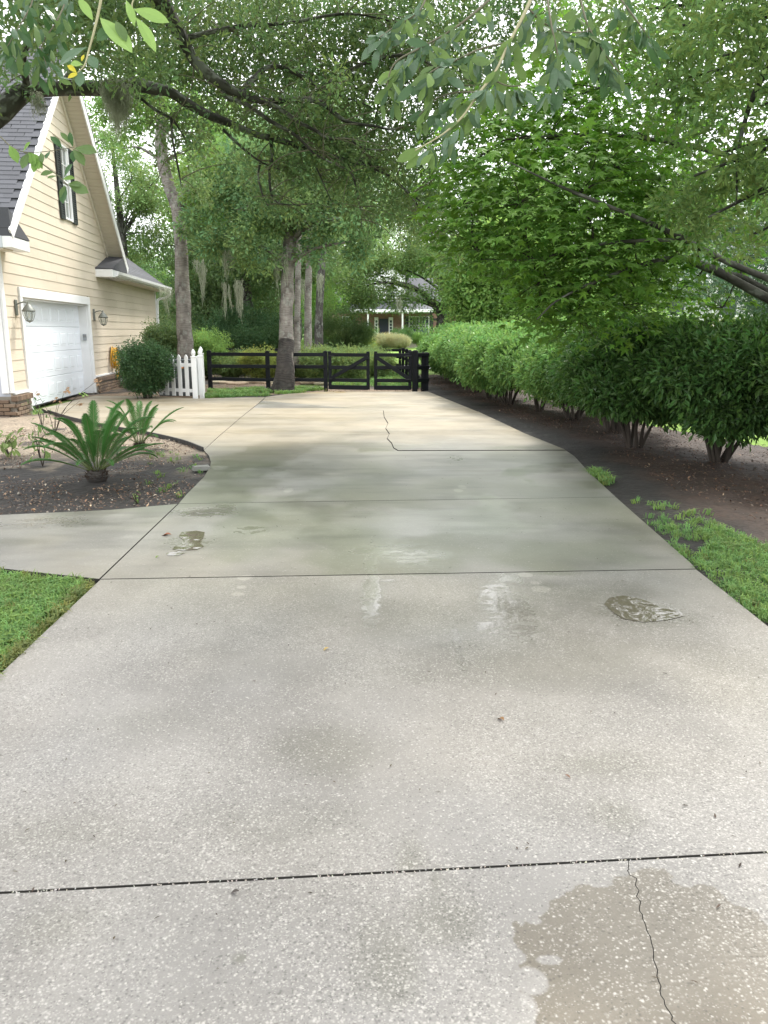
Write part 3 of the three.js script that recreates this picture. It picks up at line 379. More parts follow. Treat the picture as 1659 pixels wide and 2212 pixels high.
// ---------------------------------------------------------------- the yellow house (own axes: x out towards the driveway, z towards the viewer along the garage wall)
const HO = G(62.5, 888), house = thing('house', 'cream clapboard house with white garage door, dark shingle roof and brick base', 'house', [HO.x, 0, HO.z], 5 * Math.PI / 180);
{
  const R = rng(200), pk = [V(0, 7.6, -3.4)], sl = 0.93, sr = 1.0, zL = (y) => Math.min(0.86, -3.4 + (7.6 - y) / sl), zR = (y) => (y < 3.0 ? -14.02 : Math.max(-7.62, -3.4 - (7.6 - y) / sr));
  const prismX = (pts, holes, x0, x1) => { const s = new THREE.Shape(pts.map(([z, y]) => new THREE.Vector2(-z, y))); for (const h of holes) s.holes.push(new THREE.Path(h.map(([z, y]) => new THREE.Vector2(-z, y)))); return boxUV(new THREE.ExtrudeGeometry(s, { depth: x1 - x0, bevelEnabled: false }).rotateY(Math.PI / 2).translate(x0, 0, 0)); };
  const door = [[-0.12, -0.2], [-4.86, -0.2], [-4.86, 2.22], [-0.12, 2.22]];
  part('wall', prismX([[0.85, -0.2], [-14, -0.2], [-14, 3.05], [-7.75, 3.05], [-3.4, 7.5], [0.85, 3.3]], [door, [[-3.5, 4.14], [-4.16, 4.14], [-4.16, 5.78], [-3.5, 5.78]]], -0.28, 0), M.cream[1], house);
  part('light_block', box(7, 2.7, 14.4, -3.9, 1.5, -6.7), M.room, house); part('attic_wall', box(0.1, 2, 2, -0.9, 5, -3.8), M.room, house);  // large inner box is unseen, added to block light inside the house
  part('front_wall', box(8, 3.2, 0.1, -4.01, 1.75, 0.81), M.frontWall, house, 'pale grey front wall round the corner, bluish shade in its colour');
  // clapboards
  const E = 0.203; let row = 0;
  for (let y = 0.42; y < 7.3; y += E, row++) {
    const h = Math.min(E + 0.012, 7.6 - y), segs = [];
    const zl = (q) => Math.min(zL(q), 0.74), a = [zl(y), zl(y + h)], b = [zR(y), zR(y + h)];
    if (y > 2.9 && y < 3.1) { b[0] = b[1] = -13.9; }
    const cuts = y < 2.42 ? [[-0.02, -4.96]] : y > 3.95 && y < 5.82 ? [[-3.17, -4.48]] : [];
    if (cuts.length) { segs.push([a[0], a[1], cuts[0][0], cuts[0][0]], [cuts[0][1], cuts[0][1], b[0], b[1]]); } else segs.push([a[0], a[1], b[0], b[1]]);
    for (const [z0b, z0t, z1b, z1t] of segs) {
      if (z0b - z1b < 0.06) continue; const split = z0b - z1b > 5 && row % 2 ? z0b - 3.6 + 0.9 * R() : null, list = split ? [[z0b, z0t, split, split], [split - 0.003, split - 0.003, z1b, z1t]] : [[z0b, z0t, z1b, z1t]];
      for (const [p, q, r, s] of list) part('siding_board', hexa([[0.001, y, p], [0.02, y, p], [0.02, y, r], [0.001, y, r]], [[0.001, y + h, q], [0.009, y + h, q], [0.009, y + h, s], [0.001, y + h, s]]), M.cream[Math.floor(R() * 3)], house);
    }
  }
  // corner boards, frieze and water table
  for (const [w, h, d, x, y, z] of [[0.05, 2.62, 0.13, 0.012, 1.73, 0.81], [0.13, 2.62, 0.04, -0.08, 1.73, 0.885], [0.045, 2.62, 0.12, 0.012, 1.73, -13.96]]) part('corner_board', box(w, h, d, x, y, z), M.white, house);
  for (const [z0, z1] of [[0.78, -0.02], [-4.97, -13.9]]) part('sill_board', box(0.06, 0.045, z0 - z1, 0.03, 0.41, (z0 + z1) / 2), M.white, house);
  // brick base
  const brickGeo = [0, 1, 2].map((k) => box(0.07, 0.062, 0.2, 0, 0, 0, 0.006 + 0.002 * k)), brickEnd = box(0.12, 0.1, 0.062, 0, 0, 0, 0.006), brickFront = box(0.2, 0.062, 0.07, 0, 0, 0, 0.006);
  const base = part('brick_base', box(0.09, 0.62, 9.0, 0.035, 0.05, -9.45), M.mortar, house), base2 = part('brick_base', box(0.09, 0.62, 0.86, 0.035, 0.05, 0.46), M.mortar, house), base3 = part('brick_base', box(1.6, 0.62, 0.1, -0.72, 0.05, 0.86), M.mortar, house);
  const put = (g, x, y, z) => { const m = part('brick', g, M.brick[Math.floor(R() * 4)], g === brickFront ? base3 : z > -1 ? base2 : base); m.position.set(x + 0.003 * R(), y, z); };
  for (const [za, zb] of [[0.93, 0.03], [-4.98, -9.2]]) for (let k = 0; k < 5; k++) { const y = -0.17 + k * 0.0735 + 0.06; for (let z = za - 0.1 - (k % 2) * 0.105; z > zb + 0.08; z -= 0.21) put(brickGeo[Math.floor(R() * 3)], 0.078, y, z); }
  for (const [za, zb] of [[0.95, 0.03], [-4.98, -9.2]]) for (let z = za - 0.04; z > zb; z -= 0.0735) put(brickEnd, 0.08, 0.322, z);
  for (let k = 0; k < 6; k++) for (let x = -0.02 - (k % 2) * 0.1; x > -0.9; x -= 0.21) put(brickFront, x, -0.1 + k * 0.0735 + 0.06 * 0, 0.935);
  // garage door: recessed sections with raised panels
  const gd = part('garage_door', box(0.02, 2.2, 4.74, -0.27, 1.12, -2.49), M.doorWhite, house), sg = box(0.04, 0.545, 4.72, 0, 0, 0, 0.008);
  const pan = (() => { const o = [], y = 0.16, z = 0.215, f = (k, x) => [[x, -y + k, -z + k], [x, y - k, -z + k], [x, y - k, z - k], [x, -y + k, z - k]], r = [f(0, 0), f(0.004, 0.007), f(0.02, 0.002), f(0.05, 0.011)]; for (let i = 0; i < 3; i++) for (let j = 0; j < 4; j++) quad(o, r[i][j], r[i][(j + 1) % 4], r[i + 1][(j + 1) % 4], r[i + 1][j]); quad(o, ...r[3]); return fromTris(o); })();
  for (let k = 0; k < 4; k++) { const s = part('door_section', sg, M.doorWhite, gd); s.position.set(-0.24, 0.29 + k * 0.552, -2.49); for (let j = 0; j < 8; j++) { const q = part('raised_panel', pan, M.doorWhite, gd); q.position.set(-0.2195, 0.29 + k * 0.552, -0.425 - j * 0.59); } }
  part('door_seal', box(0.06, 0.03, 4.7, -0.235, 0.012, -2.49), M.dark, gd);
  const tr = (w, h, d, x, y, z) => part('door_trim', box(w, h, d, x, y, z, 0.006), M.white, house);
  tr(0.06, 2.4, 0.14, 0.022, 1.2, -0.07); tr(0.06, 2.4, 0.14, 0.022, 1.2, -4.91); tr(0.065, 0.19, 4.99, 0.023, 2.325, -2.49);
  tr(0.26, 2.24, 0.03, -0.14, 1.11, -0.125); tr(0.26, 2.24, 0.04, -0.14, 1.11, -4.845); tr(0.26, 0.03, 4.68, -0.14, 2.215, -2.49);
  // gable window with shutters
  const win = part('window', merge([box(0.05, 1.66, 0.05, 0.022, 4.96, -3.515), box(0.05, 1.66, 0.05, 0.022, 4.96, -4.135), box(0.05, 0.05, 0.57, 0.022, 5.765, -3.825), box(0.06, 0.05, 0.57, 0.025, 4.155, -3.825)]), M.white, house);
  for (const [y, x] of [[5.37, 0.0], [4.56, -0.03]]) part('sash', merge([box(0.03, 0.04, 0.56, x, y + 0.37, -3.825), box(0.03, 0.04, 0.56, x, y - 0.37, -3.825), box(0.03, 0.7, 0.035, x, y, -3.56), box(0.03, 0.7, 0.035, x, y, -4.09), box(0.02, 0.7, 0.018, x, y, -3.825), box(0.022, 0.018, 0.5, x, y, -3.825)]), M.white, win), part('pane', box(0.006, 0.72, 0.52, x - 0.008, y, -3.825, 0.001), M.glass, win);
  part('curtain', box(0.01, 1.5, 0.5, -0.2, 4.95, -3.83), plain(0.3, 0.32, 0.32, 0.9), win);
  for (const z of [-3.335, -4.315]) { const s = part('shutter', merge([box(0.035, 1.7, 0.05, 0.045, 4.95, z - 0.13), box(0.035, 1.7, 0.05, 0.045, 4.95, z + 0.13), ...[4.135, 4.95, 5.765].map((y) => box(0.035, 0.07, 0.21, 0.045, y, z)), box(0.008, 1.6, 0.22, 0.03, 4.95, z)]), M.shutter, house), sg2 = box(0.008, 0.045, 0.21); for (let k = 0; k < 30; k++) { const y = 4.2 + k * 0.05; if (Math.abs(y - 4.95) < 0.05) continue; const q = part('slat', sg2, M.shutter, s); q.position.set(0.045, y, z); q.rotation.z = 0.6; } }
  // roof over the gable
  const OV = 0.44, eL = [1.3, 7.6 - 4.7 * sl], eR = [-7.75, 7.6 - 4.35 * sr];
  const deck = (z0, y0, z1, y1, name) => part(name, hexa([[-9, y0, z0], [OV, y0, z0], [OV, y1, z1], [-9, y1, z1]], [[-9, y0 + 0.13, z0], [OV, y0 + 0.13, z0], [OV, y1 + 0.13, z1], [-9, y1 + 0.13, z1]]), M.shingle[0], house);
  const roofL = deck(eL[0], eL[1], -3.4, 7.6, 'roof'), roofR = deck(-3.402, 7.6, eR[0], eR[1], 'roof');
  const course = 0.142, Ls = Math.hypot(4.7, 4.7 * sl), n = Math.floor(Ls / course), aL = Math.atan(sl), geos = [0.29, 0.3, 0.31].map((w) => box(w, 0.02, 0.2, 0, 0, 0, 0.003)), wide = box(6.6, 0.02, 0.2, 0, 0, 0, 0.003), bulk = []; let cnt = 0;
  const lay = (k, x) => { const s = k * course + 0.07, t = s / Ls; return trs(V(x, mix(eL[1], 7.6, t) + 0.148, mix(eL[0], -3.4, t)), aL - 0.05, 0, 0, 1, 'XYZ'); };
  for (let k = 0; k < n; k++) { for (let j = 0; j < 8; j++) { const x = OV + 0.02 - 0.15 - (k % 2) * 0.15 - j * 0.305, m = lay(k, x); if (cnt < 300) { const q = part('shingle', geos[Math.floor(R() * 3)], M.shingle[Math.floor(R() * 4)], roofL); q.applyMatrix4(m); cnt++; } else bulk.push(geos[cnt++ % 3].clone().applyMatrix4(m)); } bulk.push(wide.clone().applyMatrix4(lay(k, OV - 2.45 - (k % 2) * 0.15 - 3.3))); }
  const bk = part('shingles', merge(bulk), M.shingle[1], roofL); bk.userData.kind = 'stuff';
  part('drip_edge', beam(V(OV + 0.01, eR[1] + 0.15, eR[0] - 0.02), V(OV + 0.01, 7.76, -3.4), 0.05, 0.03), M.shingle[0], roofR);
  // rakes, soffits
  const up = (s) => V(0, 1, s).normalize();
  part('rake_board', beam(V(OV + 0.015, eL[1] + 0.02, eL[0] + 0.02), V(OV + 0.015, 7.6, -3.42), 0.03, 0.2, up(0.93)), M.white, house); part('rake_board', beam(V(OV + 0.015, eR[1] + 0.02, eR[0]), V(OV + 0.015, 7.6, -3.38), 0.03, 0.2, up(-1)), M.white, house);
  const sb = (z0, y0, z1, y1, s) => { const len = Math.hypot(z1 - z0, y1 - y0), c = Math.floor(len / 0.1), g = box(OV - 0.03, 0.012, 0.097, 0, 0, 0, 0.003), so = part('soffit', beam(V(OV / 2, y0 - 0.02, z0), V(OV / 2, y1 - 0.02, z1), OV - 0.02, 0.02, up(s)), M.soffit, house); for (let i = 0; i < c; i++) { const t = (i + 0.5) / c, q = part('soffit_board', g, M.soffit, so); q.position.set(OV / 2 + 0.01, mix(y0, y1, t) - 0.045, mix(z0, z1, t)); q.rotation.x = Math.atan2(y1 - y0, -(z1 - z0)); } };
  sb(eR[0], eR[1], -3.45, 7.56, -1);
  part('frieze_board', beam(V(0.03, eR[1] - 0.13, eR[0] + 0.02), V(0.03, 7.42, -3.42), 0.05, 0.12, up(-1)), M.soffit, house);
  // eave returns
  for (const [z0, z1, y] of [[1.34, 0.42, 3.12], [-5.9, -7.6, 3.08]]) {
    part('eave_return', box(OV + 0.02, 0.2, z0 - z1, (OV + 0.02) / 2 + 0.0, y, (z0 + z1) / 2, 0.01), M.white, house); const flip = z0 > 0 ? 1 : -1, zo = flip > 0 ? z0 : z1, zi = flip > 0 ? z1 : z0;
    part('return_roof', hexa([[0, y + 0.102, zi], [OV + 0.03, y + 0.102, zi], [OV + 0.03, y + 0.102, zo], [0, y + 0.102, zo]], [[0, y + 0.14, zi], [OV + 0.03, y + 0.12, zi], [OV + 0.0, y + 0.5 * 1.15, zo - flip * 0.05], [0, y + 0.62, zo - flip * 0.05]]), M.shingle[0], house);
  }
  part('eave_board', box(9, 0.2, 0.04, -4.2, 3.12, 1.33), plain(0.5, 0.53, 0.56, 0.5), house); part('eave_soffit', box(9, 0.02, 0.5, -4.2, 3.01, 1.08), M.soffit, house);
  // long low roof with its gutter
  const ls = 0.74, low = part('low_roof', hexa([[0.42, 3.12, -7.65], [0.42, 3.12, -14.35], [-3.5, 3.12 + 3.92 * ls, -14.35], [-3.5, 3.12 + 3.92 * ls, -7.65]].map((p) => [p[0], p[1] - 0.12, p[2]]), [[0.42, 3.12, -7.65], [0.42, 3.12, -14.35], [-3.5, 3.12 + 3.92 * ls, -14.35], [-3.5, 3.12 + 3.92 * ls, -7.65]]), M.shingle[0], house), rw = box(0.21, 0.014, 6.72, 0, 0, 0, 0.003);
  for (let k = 0; k < 24; k++) { const q = part('shingle_row', rw, M.shingle[(k * 7 + 2) % 4], low), t = k * 0.15; q.position.set(0.42 - t * Math.cos(Math.atan(ls)) - 0.06, 3.145 + t * Math.sin(Math.atan(ls)) + 0.03, -11); q.rotation.z = -Math.atan(ls) + 0.04; }
  part('low_soffit', box(0.46, 0.02, 8.1, 0.23, 2.99, -10.2), M.soffit, house); part('fascia', box(0.03, 0.16, 8.1, 0.42, 3.06, -10.25), M.white, house);
  const gs = new THREE.Shape([[0, 0.12], [0, 0], [0.08, 0], [0.12, 0.05], [0.13, 0.12], [0.118, 0.12], [0.108, 0.055], [0.075, 0.01], [0.01, 0.01], [0.01, 0.12]].map((p) => new THREE.Vector2(...p)));
  part('gutter', boxUV(new THREE.ExtrudeGeometry(gs, { depth: 8.2, bevelEnabled: false }).translate(0.437, 3.02, -14.38)), M.white, house);
  part('downspout', tube([V(0.5, 3.03, -14.2), V(0.5, 2.9, -14.2), V(0.36, 2.78, -14.2), V(0.1, 2.7, -14.1), V(0.07, 2.55, -14.02), V(0.07, 0.1, -14.02)], [0.045], 8, 4), M.white, house);
  // wall furniture
  const toW = (x, y, z) => house.localToWorld(V(x, y, z)); house.updateMatrixWorld();
  const w0 = (name, label, cat, x, y, z, gr) => { const p = toW(x, y, z); return thing(name, label, cat, [p.x, p.y, p.z], 5 * Math.PI / 180, gr); };
  const lan = w0('wall_lantern', 'pewter wall lantern left of the garage door', 'lamp', 0.02, 2.02, 0.22, 'lanterns either side of the garage door');
  part('back_plate', box(0.03, 0.3, 0.11, 0.015, 0, 0, 0.01), M.pewter, lan);
  part('arm', tube([V(0.03, 0.06, 0), V(0.1, 0.09, 0), V(0.2, 0.1, 0), V(0.23, 0.07, 0)], [0.014, 0.013, 0.012], 7, 4), M.pewter, lan);
  const lathe = (p, seg = 14) => new THREE.LatheGeometry(p.map((q) => new THREE.Vector2(...q)), seg);
  part('cap', lathe([[0.0, 0.115], [0.015, 0.11], [0.022, 0.085], [0.02, 0.07], [0.045, 0.05], [0.085, 0.0], [0.122, -0.055], [0.118, -0.075], [0.0, -0.06]]).translate(0.24, 0, 0), M.pewter, lan);
  part('glass', lathe([[0.1, -0.07], [0.098, -0.12], [0.075, -0.2], [0.052, -0.245]], 12).translate(0.24, 0, 0), phys({ color: RGB(0.85, 0.87, 0.85), roughness: 0.15, transmission: 0.9, thickness: 0 }), lan);
  const rib = tube([V(0.11, -0.07, 0), V(0.108, -0.12, 0), V(0.083, -0.2, 0), V(0.058, -0.25, 0)], [0.006], 5, 3); for (let k = 0; k < 6; k++) { const q = part('rib', rib, M.pewter, lan); q.position.x = 0.24; q.rotation.y = k * Math.PI / 3 + 0.2; }
  part('bottom_ring', lathe([[0, -0.29], [0.02, -0.275], [0.062, -0.255], [0.062, -0.24], [0, -0.24]]).translate(0.24, 0, 0), M.pewter, lan);
  part('bulb', lathe([[0, -0.09], [0.013, -0.1], [0.012, -0.15], [0.014, -0.18], [0.0, -0.2]], 8).translate(0.24, 0, 0), plain(0.75, 0.72, 0.65, 0.3), lan);
  const lan2 = lan.clone(); lan2.name = numbered('wall_lantern'); scene.add(lan2); lan2.position.copy(toW(0.02, 1.99, -5.36)); tag(lan2, 'pewter wall lantern right of the garage door', 'lamp', 'lanterns either side of the garage door');
  const key = w0('keypad', 'small grey keypad on the right jamb of the garage door', 'keypad', -0.1, 1.42, -4.8); part('case', box(0.09, 0.16, 0.03, 0, 0, 0, 0.006), M.greyBox, key); part('cover', box(0.08, 0.07, 0.012, 0, 0.03, 0.018, 0.004), plain(0.22, 0.22, 0.22), key);
  // hose on its hanger
  const hz = w0('garden_hose', 'coiled yellow garden hose hanging on the house wall', 'hose', 0.03, 0.88, -6.85), RH = rng(210), loops = [];
  for (let k = 0; k < 13; k++) { const r = 0.2 + 0.07 * RH(), x = 0.04 + 0.011 * k, pts = [], dy = -0.04 * RH(), ph = RH(); for (let i = 0; i <= 16; i++) { const a = i / 16 * 6.283 + ph; pts.push(V(x + 0.015 * Math.sin(a * 2 + k), Math.cos(a) * r * 1.12 + dy - 0.02, Math.sin(a) * r * 0.92)); } loops.push(tube(pts, [0.0105], 6, 2)); }
  part('coil', merge(loops), M.yellowHose, hz); part('hanging_end', tube([V(0.12, -0.2, -0.15), V(0.13, -0.38, -0.2), V(0.12, -0.55, -0.12), V(0.1, -0.62, -0.02), V(0.12, -0.5, 0.02), V(0.13, -0.28, 0.06)], [0.0105], 6, 5), M.yellowHose, hz);
  part('hanger', merge([box(0.015, 0.34, 0.2, 0.01, 0.09, 0, 0.01), tube([V(0.0, 0.2, 0), V(0.1, 0.18, 0), V(0.2, 0.19, 0), V(0.22, 0.24, 0)], [0.014], 6, 3), lathe([[0, 0], [0.09, 0.0], [0.1, 0.02], [0, 0.03]], 10).rotateZ(-1.57).translate(0.21, 0.22, 0)]), plain(0.25, 0.24, 0.22), hz);
  const mt = w0('electric_meter', 'grey electric meter boxes low on the house wall beside the hose', 'meter', 0.03, 0.78, -8.15); part('box', box(0.12, 0.36, 0.26, 0.06, 0, 0, 0.01), M.greyBox, mt); part('cover', box(0.1, 0.22, 0.16, 0.05, 0.12, 0.34, 0.01), plain(0.04, 0.04, 0.045), mt); part('meter_box', box(0.16, 0.3, 0.24, 0.08, 0.02, -0.36, 0.01), plain(0.06, 0.06, 0.065), mt); part('conduit', tube([V(0.06, -0.18, 0.1), V(0.09, -0.4, 0.05), V(0.3, -0.75, -0.35)], [0.016], 7, 4), M.greyBox, mt);
  const sp2 = w0('spigot', 'white water spigot on the brick base below the hose', 'spigot', 0.12, 0.16, -7.4); part('body', merge([tube([V(0, 0.02, 0), V(0.08, 0.02, 0), V(0.1, -0.05, 0)], [0.018], 7, 3), box(0.02, 0.1, 0.07, 0.0, 0.02, 0, 0.01)]), M.white, sp2); part('handle', lathe([[0, 0], [0.035, 0], [0.035, 0.012], [0, 0.012]], 8).translate(0.07, 0.06, 0), M.white, sp2);
}
// ---------------------------------------------------------------- fences, gate, air conditioner
{
  const R = rng(300), K = () => M.black[Math.floor(R() * 3)];
  const postGeo = (h, w = 0.1) => merge([box(w, h, w, 0, h / 2, 0, 0.006), box(w + 0.025, 0.025, w + 0.025, 0, h + 0.012, 0, 0.006), box(w * 0.7, 0.02, w * 0.7, 0, h + 0.034, 0, 0.008)]);
  const post = (f, p, h, w) => { const m = part('post', postGeo(h, w), K(), f); m.position.copy(p); m.position.y -= 0.05; m.rotation.y = (R() - 0.5) * 0.05; return m; };
  const rail = (f, a, b, y, h = 0.095, off = V(0, 0, 0.065)) => part('rail', beam(a.clone().add(off).setY(y + (R() - 0.5) * 0.015), b.clone().add(off).setY(y + (R() - 0.5) * 0.02), 0.032, h), K(), f);
  const A = G(455, 838.5), B = G(580, 841), Cc = G(704, 842), D1 = G(798, 843.5), D2 = G(806, 843.5), E0 = G(888, 843.5), E1 = G(896, 843), F = G(926, 841.5);
  const fr = thing('board_fence', 'black three-rail board fence left of the gate', 'fence', [0, 0, 0]); for (const p of [A, B, Cc]) post(fr, p, 1.06, 0.11); for (const y of [0.95, 0.625, 0.265]) { rail(fr, A, B, y); rail(fr, B.clone().add(V(0.004, 0, 0)), Cc, y); }
  const leaf = (a, b, dg, name, label) => {
    const g = thing(name, label, 'gate', [0, 0, 0], 0, 'two leaves of the black gate'); const u = b.clone().sub(a).setY(0).normalize(), a2 = a.clone().addScaledVector(u, 0.07), b2 = b.clone().addScaledVector(u, -0.035);
    for (const p of [a2, b2]) part('stile', box(0.09, 1.02, 0.045, 0, 0, 0, 0.005).translate(p.x, 0.53, p.z), K(), g);
    for (const y of [0.95, 0.61, 0.27, 0.075]) part('rail', beam(a2.clone().setY(y).add(V(0, 0, 0.036)), b2.clone().setY(y + (R() - 0.5) * 0.01).add(V(0, 0, 0.036)), 0.03, y < 0.1 ? 0.12 : 0.095), K(), g);
    const [p, q] = dg > 0 ? [a2.clone().setY(0.3), b2.clone().setY(0.9)] : [a2.clone().setY(0.9), b2.clone().setY(0.3)]; part('brace', beam(p.add(V(0, 0, 0.068)), q.add(V(0, 0, 0.068)), 0.03, 0.1), K(), g);
    for (const y of [0.92, 0.3]) part('hinge', box(0.16, 0.03, 0.012, 0, 0, 0, 0.003).translate((dg > 0 ? a2 : b2).x + (dg > 0 ? 0.05 : -0.05), y, a2.z + 0.09), M.dark, g);
    return g;
  };
  leaf(Cc.clone().add(V(0.05, 0, 0)), D1, 1, 'gate_leaf', 'left leaf of the black double gate, brace rising to the right'); leaf(D2, E0, -1, 'gate_leaf', 'right leaf of the black double gate, brace falling to the right');
  const fs = thing('board_fence', 'short black fence piece right of the gate, running into the hedge', 'fence'); post(fs, E1, 1.08, 0.14); post(fs, G(913, 842), 1.02, 0.09); post(fs, G(920.5, 841.6), 1.02, 0.12); for (const y of [0.95, 0.6, 0.26]) rail(fs, E1, F, y);
  const bk = thing('board_fence', 'dark board fence along the back of the yard', 'fence'), bl = at(440, 770, 31).setY(0), br = at(864, 770, 30).setY(0);
  for (const t of [0, 0.2, 0.42, 0.65, 0.84, 1]) post(bk, bl.clone().lerp(br, t), 0.93, 0.1); for (const y of [0.87, 0.62, 0.3]) rail(bk, bl, br, y, 0.1);
  const sd = thing('board_fence', 'black fence running back from the gate along the right of the yard', 'fence'), sf = G(907, 842.5); for (const t of [0.12, 0.27, 0.43, 0.6, 0.8]) post(sd, sf.clone().lerp(br, t), 1.0, 0.1); for (const y of [0.9, 0.6, 0.28]) rail(sd, sf, br, y, 0.1, V(0.06, 0, 0));
  // white picket fence
  const picket = (h, w) => { const s = new THREE.Shape(), a = w / 2; s.moveTo(-a, 0); s.lineTo(a, 0); s.lineTo(a, h - 0.16); s.lineTo(a * 0.72, h - 0.145); s.quadraticCurveTo(a * 1.25, h - 0.09, a * 0.75, h - 0.045); s.quadraticCurveTo(a * 0.4, h - 0.012, 0, h); s.quadraticCurveTo(-a * 0.4, h - 0.012, -a * 0.75, h - 0.045); s.quadraticCurveTo(-a * 1.25, h - 0.09, -a * 0.72, h - 0.145); s.lineTo(-a, h - 0.16); return boxUV(new THREE.ExtrudeGeometry(s, { depth: 0.02, bevelEnabled: true, bevelThickness: 0.003, bevelSize: 0.003, bevelSegments: 1, curveSegments: 4 })); };
  const finial = (h) => merge([box(0.11, h, 0.11, 0, h / 2, 0, 0.008), box(0.13, 0.03, 0.13, 0, h + 0.015, 0, 0.008), new THREE.LatheGeometry([[0, 0.17], [0.02, 0.155], [0.05, 0.1], [0.055, 0.07], [0.04, 0.03], [0.03, 0.0]].map((p) => new THREE.Vector2(...p)), 12).translate(0, h + 0.03, 0)]);
  const pf = thing('picket_fence', 'white picket fence around the air conditioner, beside the shrub', 'fence'), P1 = G(422.5, 859.6), P0 = G(287, 853), P2 = V(-4.84, 0, -21.25), pg = picket(0.98, 0.105);
  for (const [p, h] of [[P1, 1.0], [P1.clone().add(V(0.09, 0, -0.3)), 1.0], [P2, 1.02]]) { const m = part('post', finial(h), M.pickets, pf); m.position.copy(p).setY(-0.04); }
  const dir = P0.clone().sub(P1).normalize(), ang = Math.atan2(-dir.z, dir.x), L0 = P0.distanceTo(P1); for (let k = 0; k < 7; k++) { const m = part('picket', pg, M.pickets, pf); m.position.copy(P1).addScaledVector(dir, 0.22 + k * 0.215).add(V(0, 0.04 - 0.0 + 0.006 * R(), 0.03)); m.rotation.y = ang + Math.PI; m.rotation.z = (R() - 0.5) * 0.02; }
  for (const y of [0.78, 0.17]) part('rail', beam(P1.clone().setY(y), P0.clone().setY(y), 0.04, 0.08), M.pickets, pf);
  const d2 = P2.clone().sub(P1).normalize(), a2 = Math.atan2(-d2.z, d2.x); for (let k = 0; k < 16; k++) { const t = 0.16 + k * 0.115, m = part('picket', pg, M.pickets, pf); m.position.copy(P1).addScaledVector(d2, t).add(V(0.045, 0.04, 0)); m.scale.y = 0.94 + 0.004 * k; m.rotation.y = a2 + Math.PI; }
  for (const y of [0.8, 0.22]) part('rail', beam(P1.clone().setY(y), P2.clone().setY(y), 0.04, 0.08), M.pickets, pf);
  // air conditioner
  const ac = thing('air_conditioner', 'dark grey air conditioner unit behind the white pickets', 'air conditioner', [-5.3, 0, -20.7], 0.1);
  part('cabinet', merge([box(0.72, 0.78, 0.72, 0, 0.44, 0, 0.02), box(0.78, 0.05, 0.78, 0, 0.85, 0, 0.015), box(0.9, 0.08, 0.9, 0, 0.0, 0, 0.01)]), M.acMetal, ac); const lv = box(0.64, 0.012, 0.02, 0, 0, 0, 0.003); for (let k = 0; k < 16; k++) { const q = part('louvre', lv, M.acMetal, ac); q.position.set(0, 0.12 + k * 0.043, 0.368); q.rotation.x = 0.5; }
  part('sticker', box(0.1, 0.07, 0.004, 0.12, 0.72, 0.385, 0.001), plain(0.75, 0.72, 0.68), ac); part('sticker', box(0.1, 0.03, 0.005, 0.12, 0.668, 0.385, 0.001), plain(0.7, 0.28, 0.05), ac);
  part('fan_grille', merge([0.1, 0.17, 0.24, 0.31].map((r) => new THREE.TorusGeometry(r, 0.005, 4, 24).rotateX(Math.PI / 2).translate(0, 0.885, 0))), M.dark, ac);
  // flagstones in the yard
  const path = new THREE.Group(); path.name = 'path'; tag(path, 'path of tan flagstones behind the black fence'); path.userData.kind = 'structure'; scene.add(path);
  for (let i = 0; i < 15; i++) { const p = G(470 + i * 16 + 8 * R(), 823 + 3 * Math.sin(i) + 4 * R()), s = new THREE.Shape(), n = 6; for (let k = 0; k < n; k++) { const a = (k + 0.5 * R()) / n * 6.283, r = 0.22 + 0.1 * R(); s[k ? 'lineTo' : 'moveTo'](Math.cos(a) * r * 1.2, Math.sin(a) * r); } const m = part('stone', boxUV(new THREE.ExtrudeGeometry(s, { depth: 0.04, bevelSize: 0.01, bevelThickness: 0.01, bevelSegments: 1 }).rotateX(-Math.PI / 2)), std({ color: RGB(0.36 * (0.9 + 0.2 * R()), 0.29, 0.2), roughness: 0.9, bumpMap: noiseBump, bumpScale: 0.01 }), path); m.position.copy(p).setY(-0.03); m.rotation.y = R() * 6; }
  const st = thing('stone', 'small flat grey stone at the curved edge of the left bed', 'stone', [G(434, 1012).x, 0, G(434, 1012).z], 0.4); part('body', hexa([[-0.1, -0.02, -0.06], [0.1, -0.02, -0.05], [0.11, -0.02, 0.06], [-0.09, -0.02, 0.05]], [[-0.09, 0.03, -0.05], [0.09, 0.035, -0.045], [0.1, 0.025, 0.05], [-0.08, 0.03, 0.045]]), std({ color: RGB(0.2, 0.2, 0.18), roughness: 0.85, bumpMap: noiseBump, bumpScale: 0.01 }), st);
}
// ---------------------------------------------------------------- trees
const pv = (l) => l.map(([x, y, d]) => at(x, y, d));
function limbTo(a, b, r0, r1, seed, sides = 6) { const R = rng(seed), L = a.distanceTo(b), m1 = a.clone().lerp(b, 0.35).add(V((R() - 0.5) * L * 0.15, L * 0.07, (R() - 0.5) * L * 0.15)), m2 = a.clone().lerp(b, 0.7).add(V((R() - 0.5) * L * 0.15, L * 0.05, (R() - 0.5) * L * 0.15)); return tube([a, m1, m2, b], [r0, mix(r0, r1, 0.45), mix(r0, r1, 0.75), r1], sides, 4, 0.3, seed); }
